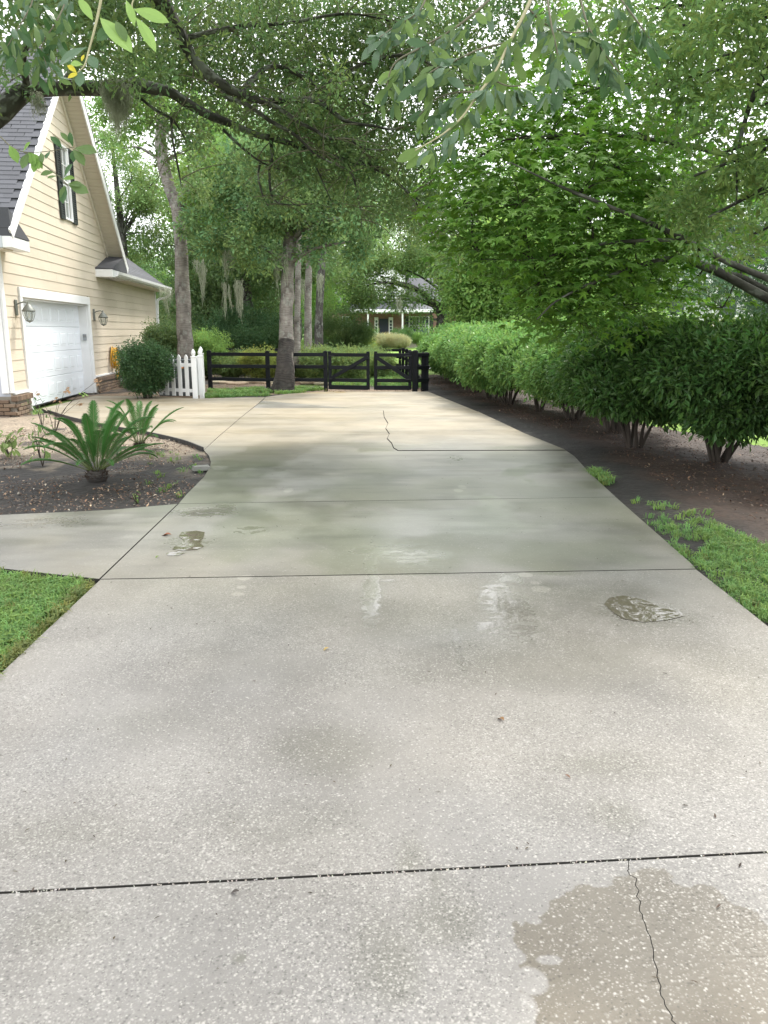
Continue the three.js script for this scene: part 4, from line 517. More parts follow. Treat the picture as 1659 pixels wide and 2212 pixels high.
// trunk points, radii, bark, list of blobs [centre, rx, ry, rz, clumps]; limbs grow from the trunk to the blobs
function tree(name, label, o) {
  const base = o.trunk[0], t = thing(name, label, 'tree', [base.x, 0, base.z], 0, o.group), R = rng(o.seed), inv = V(-base.x, 0, -base.z);
  const loc = (p) => p.clone().add(inv);
  part('trunk', tube(o.trunk.map(loc), o.radii, o.sides ?? 12, 5, o.wob ?? 0.25, o.seed), o.bark, t);
  if (o.foot) part('trunk_foot', tube(o.foot.pts.map(loc), o.foot.radii, 14, 5, 0.3, o.seed), o.foot.mat, t, o.foot.label);
  for (const l of o.limbs ?? []) part('limb', tube(l.pts.map(loc), l.radii, 8, 5, 0.3, o.seed + 3), l.bark ?? o.bark, t);
  const top = o.trunk.length, twigs = [];
  o.blobs.forEach((b, i) => { if (o.autoLimb === false) return; let best = o.trunk[top - 1], bd = 1e9; for (let k = Math.floor(top * 0.4); k < top; k++) { const p = o.trunk[k], d = p.distanceTo(b[0]) + (p.y > b[0].y ? 2 * (p.y - b[0].y) : 0); if (d < bd) { bd = d; best = p; } } if (bd > 0.4) twigs.push([limbTo(loc(best), loc(b[0]), Math.min(0.1, o.radii.at(-1) * 0.8 + 0.015), 0.012, o.seed * 7 + i, 5), bd]); });
  twigs.forEach(([g]) => part('limb', g, o.limbBark ?? o.bark, t));
  const S = []; for (const [c, rx, ry, rz, n] of o.blobs) { if (o.split === false) { S.push([c, rx, ry, rz, n]); continue; } for (let i = 0; i < 6; i++) { const u = R() * 2 - 1, a = R() * 6.283, q = Math.sqrt(1 - u * u), k = 0.45 + 0.6 * R(), w = 0.34 + 0.3 * R(); S.push([V(c.x + q * Math.cos(a) * rx * k, c.y + u * ry * k, c.z + q * Math.sin(a) * rz * k), rx * w, ry * w * 0.8, rz * w, Math.round(n / 6)]); } }
  blobsFoliage('crown', t, o.geos, o.mat, S.map(([c, ...r]) => [loc(c), ...r]), o.seed + 50, o.scale ?? [0.7, 1.3], o.shell ?? 0.5, o.tint ?? 0.45);
  return t;
}
function crownBlobs(c, rx, ry, rz, n, br, per, seed) { const R = rng(seed), l = []; for (let i = 0; i < n; i++) { const u = R() * 2 - 1, a = R() * 6.283, q = Math.sqrt(1 - u * u), rr = 0.35 + 0.65 * Math.sqrt(R()), s = br * (0.65 + 0.6 * R()); l.push([V(c.x + q * Math.cos(a) * rr * rx, c.y + u * rr * ry, c.z + q * Math.sin(a) * rr * rz), s, s * 0.72, s, Math.round(per * s * s / br / br)]); } return l; }
function bgTree(name, label, px, d, h, cb, cr, seed, mat, o = {}) {
  const b = at(px, 715, d).setY(0), R = rng(seed), lean = (R() - 0.5) * 0.8, r = o.r ?? 0.16 + 0.01 * h;
  return tree(name, label, { trunk: [b.clone().setY(-0.1), b.clone().add(V(lean * 0.1, h * 0.25, 0)), b.clone().add(V(lean * 0.5, h * 0.5, 0.1)), b.clone().add(V(lean, h * 0.85, 0.2))], radii: [r * 1.25, r, r * 0.8, r * 0.25], bark: o.bark ?? M.barkDark, limbBark: o.limbBark, seed, split: false, geos: o.geos ?? C.far, mat, scale: o.scale, blobs: crownBlobs(b.clone().add(V(lean, (h + cb) / 2, 0)), cr, (h - cb) / 2, cr * 0.9, o.n ?? 18, o.br ?? cr * 0.42, o.per ?? 75, seed + 9), tint: o.tint, group: o.group, sides: 9 });
}
// --- far wall of woods and single trees, far to near
{
  const R = rng(400), m = [[], [], []], c = [[], [], []];
  for (let i = 0; i < 9000; i++) { const a = (R() - 0.5) * 1.9, d = 105 + 30 * R(), x = Math.sin(a) * d, top = 5 + 7 * fbm(x * 0.07 + 9, 3, 3) * sstep(-40, 10, x) + 2, k = Math.floor(R() * 3); m[k].push(trs(V(x, 0.5 + top * Math.pow(R(), 0.8), -Math.cos(a) * d), R() * 3, R() * 6, R() * 3, 2.2 + 1.6 * R())); c[k].push(tint(R, 0.5)); }
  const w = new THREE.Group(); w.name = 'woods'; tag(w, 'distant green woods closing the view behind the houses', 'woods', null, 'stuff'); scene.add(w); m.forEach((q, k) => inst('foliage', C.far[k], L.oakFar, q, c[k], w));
}
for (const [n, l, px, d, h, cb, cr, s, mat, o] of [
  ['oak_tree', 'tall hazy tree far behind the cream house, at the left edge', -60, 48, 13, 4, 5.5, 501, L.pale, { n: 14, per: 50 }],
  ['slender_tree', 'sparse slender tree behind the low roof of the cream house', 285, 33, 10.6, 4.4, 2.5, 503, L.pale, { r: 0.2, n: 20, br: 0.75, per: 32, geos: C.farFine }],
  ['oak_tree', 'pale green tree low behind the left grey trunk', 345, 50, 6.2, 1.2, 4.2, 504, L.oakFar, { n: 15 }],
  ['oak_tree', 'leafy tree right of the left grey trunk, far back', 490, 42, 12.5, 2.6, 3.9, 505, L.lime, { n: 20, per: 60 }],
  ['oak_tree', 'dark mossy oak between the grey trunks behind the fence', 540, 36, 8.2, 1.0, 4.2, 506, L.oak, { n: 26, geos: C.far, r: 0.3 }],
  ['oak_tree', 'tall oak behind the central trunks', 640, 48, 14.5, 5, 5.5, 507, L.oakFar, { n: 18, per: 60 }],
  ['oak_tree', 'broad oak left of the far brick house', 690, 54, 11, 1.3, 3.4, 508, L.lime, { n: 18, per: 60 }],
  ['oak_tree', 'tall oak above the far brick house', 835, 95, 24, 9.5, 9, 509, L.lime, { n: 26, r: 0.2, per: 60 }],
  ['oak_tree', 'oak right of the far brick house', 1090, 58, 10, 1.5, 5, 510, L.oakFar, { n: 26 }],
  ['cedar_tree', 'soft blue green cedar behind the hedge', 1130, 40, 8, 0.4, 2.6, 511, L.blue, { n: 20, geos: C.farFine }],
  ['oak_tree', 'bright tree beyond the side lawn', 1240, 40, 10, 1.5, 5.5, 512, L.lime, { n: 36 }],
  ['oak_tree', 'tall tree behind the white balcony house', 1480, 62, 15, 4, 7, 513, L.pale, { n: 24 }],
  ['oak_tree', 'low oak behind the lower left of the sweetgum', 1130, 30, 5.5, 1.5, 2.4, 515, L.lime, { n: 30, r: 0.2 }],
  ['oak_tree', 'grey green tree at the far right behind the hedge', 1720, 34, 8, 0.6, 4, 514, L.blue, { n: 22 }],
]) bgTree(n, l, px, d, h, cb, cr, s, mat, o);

// --- grey ringed trunk behind the picket fence
tree('oak_tree', 'grey ringed trunk with a fork, behind the white picket fence', {
  trunk: pv([[404, 838, 23], [402, 790, 22.7], [398, 700, 22.5], [393, 600, 22.5], [389, 500, 22.4], [383, 450, 22.4], [364, 400, 22.4], [352, 350, 22.3], [347, 290, 22.2], [352, 210, 22], [350, 120, 22]]), radii: [0.29, 0.24, 0.215, 0.2, 0.19, 0.185, 0.175, 0.165, 0.15, 0.12, 0.06], bark: M.barkGrey, seed: 521,
  limbs: [{ pts: pv([[384, 452, 22.4], [398, 420, 22.2], [412, 385, 22], [428, 320, 21.8], [440, 240, 21.5]]), radii: [0.15, 0.12, 0.1, 0.08, 0.04] }],
  blobs: [[300, 260, 23, 0.9, 44], [265, 320, 23.5, 0.6, 20], [340, 160, 22, 1.4, 90], [430, 330, 22, 0.6, 30], [460, 240, 21.5, 1.1, 70], [430, 410, 22, 0.6, 36], [470, 360, 21.5, 0.9, 70], [390, 210, 22, 1.2, 80], [310, 210, 22.5, 1.0, 60], [480, 440, 22, 0.7, 44], [250, 230, 23, 0.8, 34]].map(([x, y, d, r, n]) => [at(x, y, d), r, r * 0.8, r, n]), geos: C.mid, mat: L.lime, shell: 0.6,
});
// --- big trunk in front of the black fence
tree('oak_tree', 'thick leaning trunk standing right in front of the black fence, dark wet foot', {
  trunk: pv([[610, 850, 21.3], [612, 835, 21.3], [615, 800, 21.3], [618, 740, 21.4], [619, 660, 21.4], [623, 570, 21.4], [630, 500, 21.4], [634, 440, 21.3], [640, 370, 21.2], [645, 280, 21]]), radii: [0.33, 0.27, 0.235, 0.2, 0.185, 0.175, 0.165, 0.15, 0.12, 0.07], bark: M.barkGrey, seed: 531, wob: 0.4,
  foot: { pts: pv([[610, 851, 21.28], [612, 835, 21.28], [615, 800, 21.28], [617, 760, 21.36], [618.5, 735, 21.39]]), radii: [0.36, 0.285, 0.247, 0.215, 0.2], mat: M.barkWet, label: 'dark wet bark at the foot of the trunk' },
  limbs: [{ pts: pv([[629, 520, 21.4], [660, 490, 21.2], [700, 478, 20.8], [740, 470, 20.5]]), radii: [0.1, 0.08, 0.06, 0.03] }, { pts: pv([[631, 490, 21.4], [600, 450, 21], [560, 440, 20.8], [520, 450, 20.5]]), radii: [0.09, 0.07, 0.05, 0.025] }],
  blobs: [[560, 430, 20.8, 1.0, 90], [500, 450, 20.6, 0.9, 80], [450, 500, 21, 0.8, 60], [520, 520, 21, 0.8, 60], [600, 470, 20.6, 0.9, 80], [560, 560, 21.3, 0.5, 30], [680, 450, 20.8, 0.9, 80], [740, 480, 20.6, 0.9, 80], [790, 520, 20.8, 0.7, 50], [640, 380, 21, 1.2, 120], [720, 380, 21, 1.1, 100], [560, 360, 21, 1.1, 100], [480, 390, 21, 0.9, 70], [640, 290, 21, 1.4, 120], [760, 420, 21, 0.9, 60], [690, 530, 21.2, 0.6, 40]].map(([x, y, d, r, n]) => [at(x, y, d), r, r * 0.75, r, n]), geos: C.mid, mat: L.oakFar, shell: 0.5, tint: 0.7,
});
// --- slim trunks behind the fence
for (const [label, px, base, w, d, s, lean, mat] of [['slim lichen grey trunk just behind the thick leaning trunk', 642, 790, 0.1, 25, 541, 6, M.barkGrey], ['pale slim straight trunk behind the fence rails', 665, 800, 0.12, 26, 542, 5, M.barkGrey], ['darker slim trunk with moss, right of the pale one', 689, 790, 0.155, 30, 543, 14, M.barkDark], ['dark trunk deep among the azaleas, left of the thick trunk', 536, 785, 0.2, 34, 544, -16, M.barkDark]])
  tree('slender_tree', label, { trunk: pv([[px, base, d], [px, 700, d], [px + lean * 0.3, 600, d], [px + lean * 0.8, 500, d], [px + lean * 1.4, 390, d], [px + lean * 2, 280, d]]), radii: [w * 1.25, w, w * 0.95, w * 0.85, w * 0.7, w * 0.35], bark: mat, seed: s, blobs: [[px + 30, 470, 0.7, 22], [px - 40, 430, 0.8, 26], [px + 50, 390, 0.9, 28], [px, 330, 1.1, 34], [px - 50, 300, 1.0, 30], [px + 60, 280, 1.0, 30]].map(([x, y, r, n]) => [at(x, y, d + 0.3), r, r * 0.8, r, n]), geos: C.farFine, mat: L.oakFar, shell: 0.6 });
// --- two oaks beyond the hedge
tree('oak_tree', 'dark forked oak standing before the far brick house', {
  trunk: pv([[957, 745, 41], [956, 700, 41], [958, 670, 41], [966, 640, 41], [975, 600, 41], [980, 520, 41]]), radii: [0.42, 0.34, 0.28, 0.24, 0.2, 0.1], bark: M.barkDark, seed: 551,
  limbs: [{ pts: pv([[955, 690, 41], [942, 665, 40.8], [925, 645, 40.4], [895, 622, 39.8], [860, 612, 39.2], [815, 612, 38.8], [790, 618, 38.5]]), radii: [0.2, 0.17, 0.14, 0.12, 0.09, 0.06, 0.03] }, { pts: pv([[895, 622, 39.8], [870, 640, 39.4], [840, 655, 39]]), radii: [0.07, 0.05, 0.02] }, { pts: pv([[947, 690, 40.9], [934, 688, 40.6], [930, 672, 40.4]]), radii: [0.07, 0.06, 0.04] }],
  blobs: [[960, 600, 41, 1.5, 90], [910, 560, 40.4, 1.8, 130], [850, 575, 39.6, 1.6, 120], [800, 590, 39, 1.5, 110], [870, 645, 39, 0.7, 24], [815, 650, 39, 0.9, 40], [790, 640, 39, 0.9, 22], [960, 520, 41, 2, 140], [880, 500, 40, 2, 140], [1010, 560, 41, 1.6, 100], [910, 690, 39.5, 0.5, 12], [925, 640, 39.6, 0.7, 20], [745, 655, 39, 1.0, 36], [750, 600, 39, 1.2, 50], [990, 640, 41, 0.9, 40]].map(([x, y, d, r, n]) => [at(x, y, d), r, r * 0.7, r, n]), geos: C.farFine, mat: L.pale, shell: 0.6, scale: [0.9, 1.6],
});
tree('oak_tree', 'straight dark trunk rising behind the far end of the hedge', {
  trunk: pv([[1022, 770, 32], [1023, 715, 32], [1026, 660, 32], [1030, 600, 32], [1034, 520, 32], [1038, 420, 32]]), radii: [0.3, 0.27, 0.25, 0.23, 0.19, 0.1], bark: M.barkDark, seed: 561,
  blobs: [[1030, 560, 32, 1.2, 70], [1080, 520, 31.5, 1.3, 80], [990, 500, 32, 1.3, 80], [1060, 460, 32, 1.2, 70], [990, 420, 32, 1.4, 80], [1090, 600, 32, 0.8, 40], [940, 450, 32, 1.5, 90], [1060, 660, 33, 0.6, 24]].map(([x, y, d, r, n]) => [at(x, y, d), r, r * 0.75, r, n]), geos: C.farFine, mat: L.oak, shell: 0.6,
});

// --- live oak arching over the drive (trunk out of the picture at the left)
{
  const oak = thing('live_oak', 'spreading live oak whose dark mossy limbs arch over the driveway from the left', 'tree', [-6.6, 0, -8.6]), inv = V(6.6, 0, 8.6), lc = (p) => p.clone().add(inv), twigs = [], clumps = [[], [], []], cols = [[], [], []], R = rng(600);
  part('trunk', tube([V(-6.6, -0.1, -8.6), V(-6.5, 1, -8.6), V(-6.3, 2.2, -8.8), V(-6.0, 3.4, -8.8), V(-5.7, 5.2, -8.6), V(-5, 7.2, -8.4)].map(lc), [0.62, 0.48, 0.44, 0.42, 0.34, 0.22], 16, 5, 0.3, 601), M.barkOak, oak);
  const limbs = [
    [[[-150, 400, 9.1], [-60, 290, 9.2], [0, 240, 9.3], [60, 197, 9.4], [130, 190, 9.5], [220, 191, 9.6], [300, 184, 9.7], [329, 191, 9.7], [365, 198, 9.7], [409, 226, 9.8], [456, 251, 9.8], [504, 269, 9.9], [555, 291, 9.9], [613, 306, 10], [664, 324, 10], [693, 333, 10], [748, 345, 10.1], [813, 358, 10.2], [857, 396, 10.3], [929, 451, 10.5]], [0.19, 0.16, 0.145, 0.1, 0.085, 0.08, 0.085, 0.075, 0.06, 0.055, 0.05, 0.042, 0.04, 0.036, 0.032, 0.03, 0.024, 0.018, 0.013, 0.008]],
    [[[240, -160, 7.6], [310, -60, 8], [365, 36, 8.6], [395, 84, 8.8], [417, 127, 8.9], [453, 164, 9], [482, 186, 9], [518, 204, 9.1], [562, 218, 9.2], [596, 218, 9.3], [646, 215, 9.4], [693, 222, 9.5], [722, 244, 9.6], [748, 262, 9.7], [813, 273, 9.8], [846, 280, 9.9], [889, 266, 10]], [0.16, 0.14, 0.11, 0.085, 0.08, 0.085, 0.08, 0.065, 0.05, 0.046, 0.042, 0.038, 0.03, 0.026, 0.02, 0.016, 0.01]],
    [[[482, 186, 9], [486, 207, 9], [533, 226, 9.1], [584, 262, 9.2], [631, 287, 9.3], [657, 309, 9.4], [678, 331, 9.5], [760, 372, 9.7]], [0.03, 0.028, 0.024, 0.022, 0.018, 0.016, 0.012, 0.006]],
    [[[562, 218, 9.2], [606, 236, 9.2], [642, 262, 9.3], [678, 280, 9.4], [707, 298, 9.5], [751, 300, 9.6], [784, 320, 9.7], [838, 324, 9.8]], [0.03, 0.028, 0.024, 0.02, 0.018, 0.016, 0.012, 0.006]],
    [[[518, 204, 9.1], [547, 171, 9.4], [577, 146, 9.6], [609, 146, 9.7], [649, 164, 9.8], [693, 189, 10], [729, 204, 10.2], [800, 230, 10.4]], [0.035, 0.032, 0.03, 0.028, 0.025, 0.02, 0.014, 0.008]],
    [[[482, 280, 9.9], [529, 324, 9.9], [566, 351, 10], [620, 372, 10.1]], [0.02, 0.016, 0.012, 0.006]], [[[584, 300, 10], [588, 338, 10], [582, 375, 10], [586, 418, 10], [598, 437, 10], [649, 444, 10.1]], [0.024, 0.022, 0.018, 0.014, 0.01, 0.006]], [[[562, 353, 10], [558, 378, 10], [569, 426, 10], [580, 448, 10]], [0.014, 0.013, 0.01, 0.006]], [[[751, 347, 10.1], [766, 393, 10.1], [777, 444, 10.1], [782, 490, 10.1]], [0.015, 0.012, 0.009, 0.005]], [[[667, 326, 10], [689, 375, 10], [718, 440, 10]], [0.012, 0.01, 0.005]], [[[370, 255, 9.8], [372, 300, 9.8], [384, 360, 9.8], [392, 405, 9.8]], [0.018, 0.016, 0.013, 0.006]], [[[300, 210, 9.7], [340, 240, 9.8], [372, 258, 9.8], [400, 300, 9.9]], [0.02, 0.018, 0.014, 0.006]],
    [[[395, 84, 8.8], [500, 60, 9], [620, 50, 9.3], [760, 30, 9.6], [900, 60, 9.8]], [0.03, 0.026, 0.02, 0.015, 0.008]], [[[130, 190, 9.5], [180, 120, 9], [220, 60, 8.6], [240, -30, 8.2]], [0.05, 0.045, 0.04, 0.03]], [[[60, 197, 9.4], [50, 120, 8.8], [80, 40, 8.2], [60, -60, 7.6]], [0.05, 0.045, 0.04, 0.03]],
    [[[693, 190, 10], [780, 140, 10], [880, 120, 10], [960, 160, 10], [1010, 230, 10.2]], [0.025, 0.022, 0.018, 0.014, 0.008]], [[[748, 345, 10.1], [840, 380, 10.2], [900, 440, 10.3], [940, 520, 10.4]], [0.018, 0.015, 0.012, 0.006]],
  ];
  const addClump = (p, s = 1) => { const k = Math.floor(R() * 3); clumps[k].push(trs(lc(p), (R() - 0.5) * 1.6, R() * 6.283, (R() - 0.5) * 1.6, s * (0.65 + 0.6 * R()))); cols[k].push(tint(R, 0.55)); };
  limbs.forEach(([p, r], li) => {
    const P = pv(p); part('limb', tube(P.map(lc), li === 1 ? r.map((q) => q * 0.78) : r, li < 2 ? 12 : 7, 5, 0.35, 610 + li), M.barkOak, oak);
    const cv = new THREE.CatmullRomCurve3(P, false, 'centripetal'), len = cv.getLength(), n = Math.round(len * (li < 2 ? 5.5 : 9));
    for (let i = 0; i < n; i++) { const t = 0.12 + 0.88 * R(), a = cv.getPoint(t); if (li === 0 && t < 0.45 && R() < 0.72) continue; const dir = V((R() - 0.35) * 1.6, (R() - (li === 0 ? 0.12 : 0.42)) * 1.1, (R() - (li === 1 ? 0.6 : 0.82)) * 1.8).normalize(), L2 = (0.35 + 0.75 * R()) * (li < 5 ? 1 : 0.75), b = a.clone().addScaledVector(li === 0 && t < 0.45 ? V(dir.x, Math.abs(dir.y) * 0.4 + 0.15, dir.z) : dir, L2 * (li === 0 && t < 0.45 ? 0.7 : 1)).add(V(0, -0.12 * L2, 0)); twigs.push(limbTo(lc(a), lc(b), 0.009, 0.003, 700 + li * 200 + i, 4)); const q = 2 + Math.floor(R() * 4); for (let k = 0; k < q; k++) { const u = 0.4 + 0.7 * R(); addClump(a.clone().lerp(b, u).add(V((R() - 0.5) * 0.22, (R() - 0.5) * 0.18, (R() - 0.5) * 0.22)), 0.9); } }
  });
  const tw = part('twigs', merge(twigs), M.twig, oak); tw.userData.kind = 'stuff';
  const fill = [[40, 30, 6.5, 0.75, 80], [150, 30, 7.5, 0.8, 80], [250, 50, 8, 0.8, 76], [220, 120, 9, 0.35, 16], [310, 120, 9, 0.5, 34], [370, 40, 8.4, 1.0, 110], [450, 80, 9, 1.0, 110], [560, 50, 9, 1.1, 130], [680, 50, 9, 1.1, 130], [780, 60, 9.3, 1.1, 190], [870, 40, 9.3, 1.1, 200], [960, 90, 9.8, 1.1, 200], [1020, 180, 10.4, 0.8, 90], [1090, 10, 9.5, 0.8, 120], [1180, 40, 9.8, 0.7, 90], [560, 20, 10, 1, 90], [400, 20, 9.4, 0.9, 90], [480, 150, 9.6, 0.7, 60], [620, 150, 9.8, 0.9, 90], [740, 160, 9.8, 0.9, 90], [850, 190, 9.9, 0.9, 90], [700, 250, 10, 0.7, 60], [800, 290, 10.2, 0.7, 60], [880, 300, 10.2, 0.8, 80], [930, 380, 10.3, 0.8, 80], [860, 410, 10.6, 0.6, 50], [960, 230, 9.8, 0.8, 70], [560, 370, 10.5, 0.4, 20], [650, 390, 10.5, 0.5, 26], [740, 400, 10.5, 0.5, 30], [820, 440, 11, 0.5, 30], [430, 400, 11, 0.4, 20], [910, 470, 10.8, 0.6, 44], [960, 560, 11, 0.4, 24], [420, 300, 10.3, 0.4, 20], [640, 250, 10.2, 0.5, 30], [420, 180, 9.6, 0.5, 30], [330, 150, 9.3, 0.5, 36],
    [200, -200, 7.5, 1.4, 130], [500, -180, 8, 1.5, 160], [760, -200, 8.5, 1.1, 90], [-200, 100, 8, 1.4, 120], [700, -500, 8, 1.6, 150], [350, -500, 7, 1.6, 150]];  // these clumps lie out of view, added to shade the driveway
  for (const [x, y, d, r, n] of fill) { const c = at(x, y, d > 8.3 && y > 0 ? d + 1.0 + r * 0.5 : d); for (let i = 0; i < n; i++) { const u = R() * 2 - 1, a = R() * 6.283, q = Math.sqrt(1 - u * u), rr = Math.pow(R(), 0.5) * r; addClump(c.clone().add(V(q * Math.cos(a) * rr, u * rr * 0.75, q * Math.sin(a) * rr))); } }
  [[[-5.2, 6.4, -8.4], [-3.5, 7.6, -7.6], [0, 8, -6], [3.5, 8.3, -5]], [[-5.0, 7.0, -8.4], [-4, 8.2, -5], [-2.5, 8.6, -1], [-1, 8.6, 3]], [[-5.4, 5.8, -8.5], [-3, 7.4, -9], [1, 8.2, -9], [4.5, 8.4, -8.5]], [[-4, 8, -5.4], [-1, 8.5, -3], [2.5, 8.5, 0], [4.5, 8.4, 3]], [[-5, 7.1, -8.3], [-5.4, 8.2, -4], [-5, 8.5, 1], [-4.5, 8.4, 4]]].forEach((p, i) => part('limb', tube(p.map((q) => lc(V(...q))), [0.14, 0.1, 0.06, 0.015], 8, 5, 0.3, 680 + i), M.barkOak, oak));  // limbs out of view, added to carry the shading crown below
  const shadeCrown = [[], [], []], hc = [[], [], []]; for (let i = 0; i < 1000; i++) { const x = -6.5 + 12.5 * R(), z = -10 + 15 * R(), k = Math.floor(R() * 3); if (fbm(x * 0.5 + 3, z * 0.5 + 8, 3) < 0.36) continue; shadeCrown[k].push(trs(lc(V(x, Math.max(6.6, 2.6 - z * 0.42) + 2.2 * R(), z)), R(), R() * 6, R(), 0.8 + 0.5 * R())); hc[k].push(tint(R, 0.4)); } shadeCrown.forEach((m, k) => inst('crown', C.far[k], L.oak, m, hc[k], oak));  // upper crown above the frame, added to dim the light on the driveway
  clumps.forEach((m, k) => inst('crown', C.oak[k], L.oak, m, cols[k], oak));
  // nearest hanging branches with their single leaves
  const big = [0, 1, 2, 3].map((k) => leafGeo(0.072 + 0.006 * k, 0.0265 + 0.002 * k, 0.25 - 0.1 * k, 0.1 + 0.12 * k, 5, 0.6)), round = [0, 1].map((k) => leafGeo(0.055, 0.027, 0.2, 0.15 + 0.2 * k, 5, 0.62));
  let budget = 298; const rest = [];
  const branch = (pts, rad, n, hang, mats, geos, matTwig, label, seed, sc = 1, spread = 0.07, skip = 0.1) => {
    const Q = rng(seed), P = pv(pts), cv = new THREE.CatmullRomCurve3(P, false, 'centripetal'), b = part('branch', tube(P.map(lc), rad, 6, 5), matTwig, oak, label);
    for (let i = 0; i < n; i++) { const t = skip + (1 - skip) * (i + Q()) / n, a = cv.getPoint(Math.min(1, t)), tg = cv.getTangent(Math.min(1, t)), d = tg.clone().multiplyScalar(0.5).add(V((Q() - 0.5) * 1.7, (Q() - 0.5) * 1.2 - hang, (Q() - 0.5) * 1.5)).normalize(), s0 = a.clone().add(V((Q() - 0.5) * spread, -Q() * spread * 0.6, (Q() - 0.5) * spread)), m = aim(lc(s0), d, V((Q() - 0.5) * 1.6, (Q() - 0.3), 0.35 + Q()).normalize(), sc * (0.75 + 0.45 * Q())), g = geos[Math.floor(Q() * geos.length)], mt = mats[Math.floor(Q() * mats.length)]; if (budget-- > 0) part('leaf', g, mt, b).applyMatrix4(m); else rest.push([g, mt, m]); }
  };
  const bl = [L.blue, L.blue, L.oak, L.pale, L.blue];
  // right-hand drooping branch
  branch([[1160, -40, 3.1], [1139, 16, 3.05], [1101, 91, 3], [1069, 156, 2.95], [1036, 199, 2.9], [999, 252, 2.88], [956, 290, 2.85], [897, 325, 2.8]], [0.008, 0.007, 0.006, 0.005, 0.0045, 0.004, 0.003, 0.002], 64, 0.6, bl, big, M.twigPale, 'pale drooping branch tip with hanging leaves, upper right', 801);
  branch([[1090, -30, 3.3], [1010, 40, 3.2], [960, 75, 3.15], [905, 105, 3.1], [850, 140, 3.05], [832, 200, 3.05]], [0.006, 0.005, 0.004, 0.004, 0.003, 0.002], 60, 0.45, bl, big, M.twig, null, 802);
  branch([[1101, 91, 3], [1040, 105, 3], [985, 130, 2.95], [940, 150, 2.9], [905, 175, 2.9]], [0.004, 0.004, 0.003, 0.003, 0.002], 46, 0.4, bl, big, M.twig, null, 803);
  branch([[1180, -20, 3.1], [1192, 60, 3], [1204, 120, 3], [1196, 200, 3]], [0.005, 0.004, 0.003, 0.002], 44, 0.55, bl, big, M.twig, null, 804);
  branch([[1250, -20, 3.3], [1272, 60, 3.2], [1302, 110, 3.2], [1340, 160, 3.2]], [0.005, 0.004, 0.003, 0.002], 44, 0.6, [L.dark, L.oak, L.blue], big, M.twig, null, 805);
  branch([[1320, -30, 3.6], [1372, 40, 3.5], [1412, 95, 3.5]], [0.005, 0.004, 0.002], 36, 0.6, [L.dark, L.oak, L.blue], big, M.twig, null, 806);
  branch([[1060, 170, 2.95], [1100, 186, 2.95], [1142, 182, 2.95]], [0.003, 0.003, 0.002], 20, 0.5, bl, big, M.twig, null, 807);
  branch([[930, -30, 3.6], [900, 30, 3.5], [850, 60, 3.5], [820, 80, 3.4]], [0.005, 0.004, 0.003, 0.002], 40, 0.4, bl, big, M.twig, null, 808);
  branch([[1139, 16, 3.05], [1175, 50, 3.1], [1230, 70, 3.15], [1280, 66, 3.2]], [0.004, 0.003, 0.002], 34, 0.4, bl, big, M.twig, null, 809);
  branch([[1036, 199, 2.9], [985, 200, 2.95], [940, 215, 3], [905, 250, 3]], [0.003, 0.003, 0.002], 24, 0.4, bl, big, M.twig, null, 810);
  branch([[60, -60, 4.2], [70, 0, 4.1], [40, 60, 4], [10, 110, 4]], [0.005, 0.004, 0.002], 50, 0.5, [L.blue, L.dark, L.oak], big, M.twig, null, 811, 1.1, 0.12);
  branch([[130, -60, 4.3], [140, 0, 4.2], [120, 50, 4.1], [90, 100, 4.1], [100, 140, 4.1]], [0.005, 0.004, 0.002], 56, 0.5, [L.blue, L.dark, L.oak], big, M.twig, null, 812, 1.1, 0.12);
  // bright twig hanging at the upper left
  const tw2 = part('branch', tube(pv([[221, -30, 2.05], [218, 0, 2.05], [212, 30, 2.05], [202, 73, 2.04], [192, 109, 2.04], [182, 142, 2.03], [168, 157, 2.03]]).map(lc), [0.0038, 0.0036, 0.0034, 0.003, 0.0026, 0.002, 0.0012], 7, 6), M.twigPale, oak, 'pale green twig with large bright leaves, upper left');
  const lg = [leafGeo(0.085, 0.033, 0.12, 0.12, 7, 0.55), leafGeo(0.085, 0.026, 0.3, 0.3, 7, 0.6)], shl = leafGeo(0.05, 0.031, 0.25, 0.2, 6, 0.6);
  for (const [x0, y0, x1, y1, m, g, tilt] of [[201, 45, 170, -8, L.bright, 0, 0.2], [288, 20, 364, 42, L.bright, 0, -0.5], [272, 0, 290, 40, L.bright, 1, 0.4], [292, 36, 334, 93, L.bright, 1, 0.2], [216, 38, 285, 102, L.bright, 0, 0.5], [250, 62, 207, 80, L.dark, 2, 0.2], [188, 102, 122, 126, L.blue, 1, 0.2], [180, 140, 152, 135, L.bright, 2, 0.1], [166, 157, 147, 140, L.gold, 2, 0.3], [170, 158, 150, 162, L.gold, 1, 0.6], [190, 120, 208, 142, L.blue, 2, 0.1], [175, 152, 170, 182, L.blue, 2, 0.1], [250, 45, 272, 84, L.oak, 0, 0.3], [182, 118, 176, 126, L.gold, 1, 0.2]]) { const a = at(x0, y0, 2.04), b = at(x1, y1, 2.03 - 0.03 * tilt), d = b.clone().sub(a), s = d.length() / [0.085, 0.085, 0.05][g]; part('leaf', g === 2 ? shl : lg[g], m, tw2).applyMatrix4(aim(lc(a), d, V(tilt, 0.5, 1).normalize(), s)); budget--; }
  part('branch', tube(pv([[300, -20, 2.06], [285, 10, 2.05], [288, 24, 2.05], [293, 40, 2.04]]).map(lc), [0.002, 0.0018, 0.0015, 0.001], 6, 4), M.twigPale, oak);
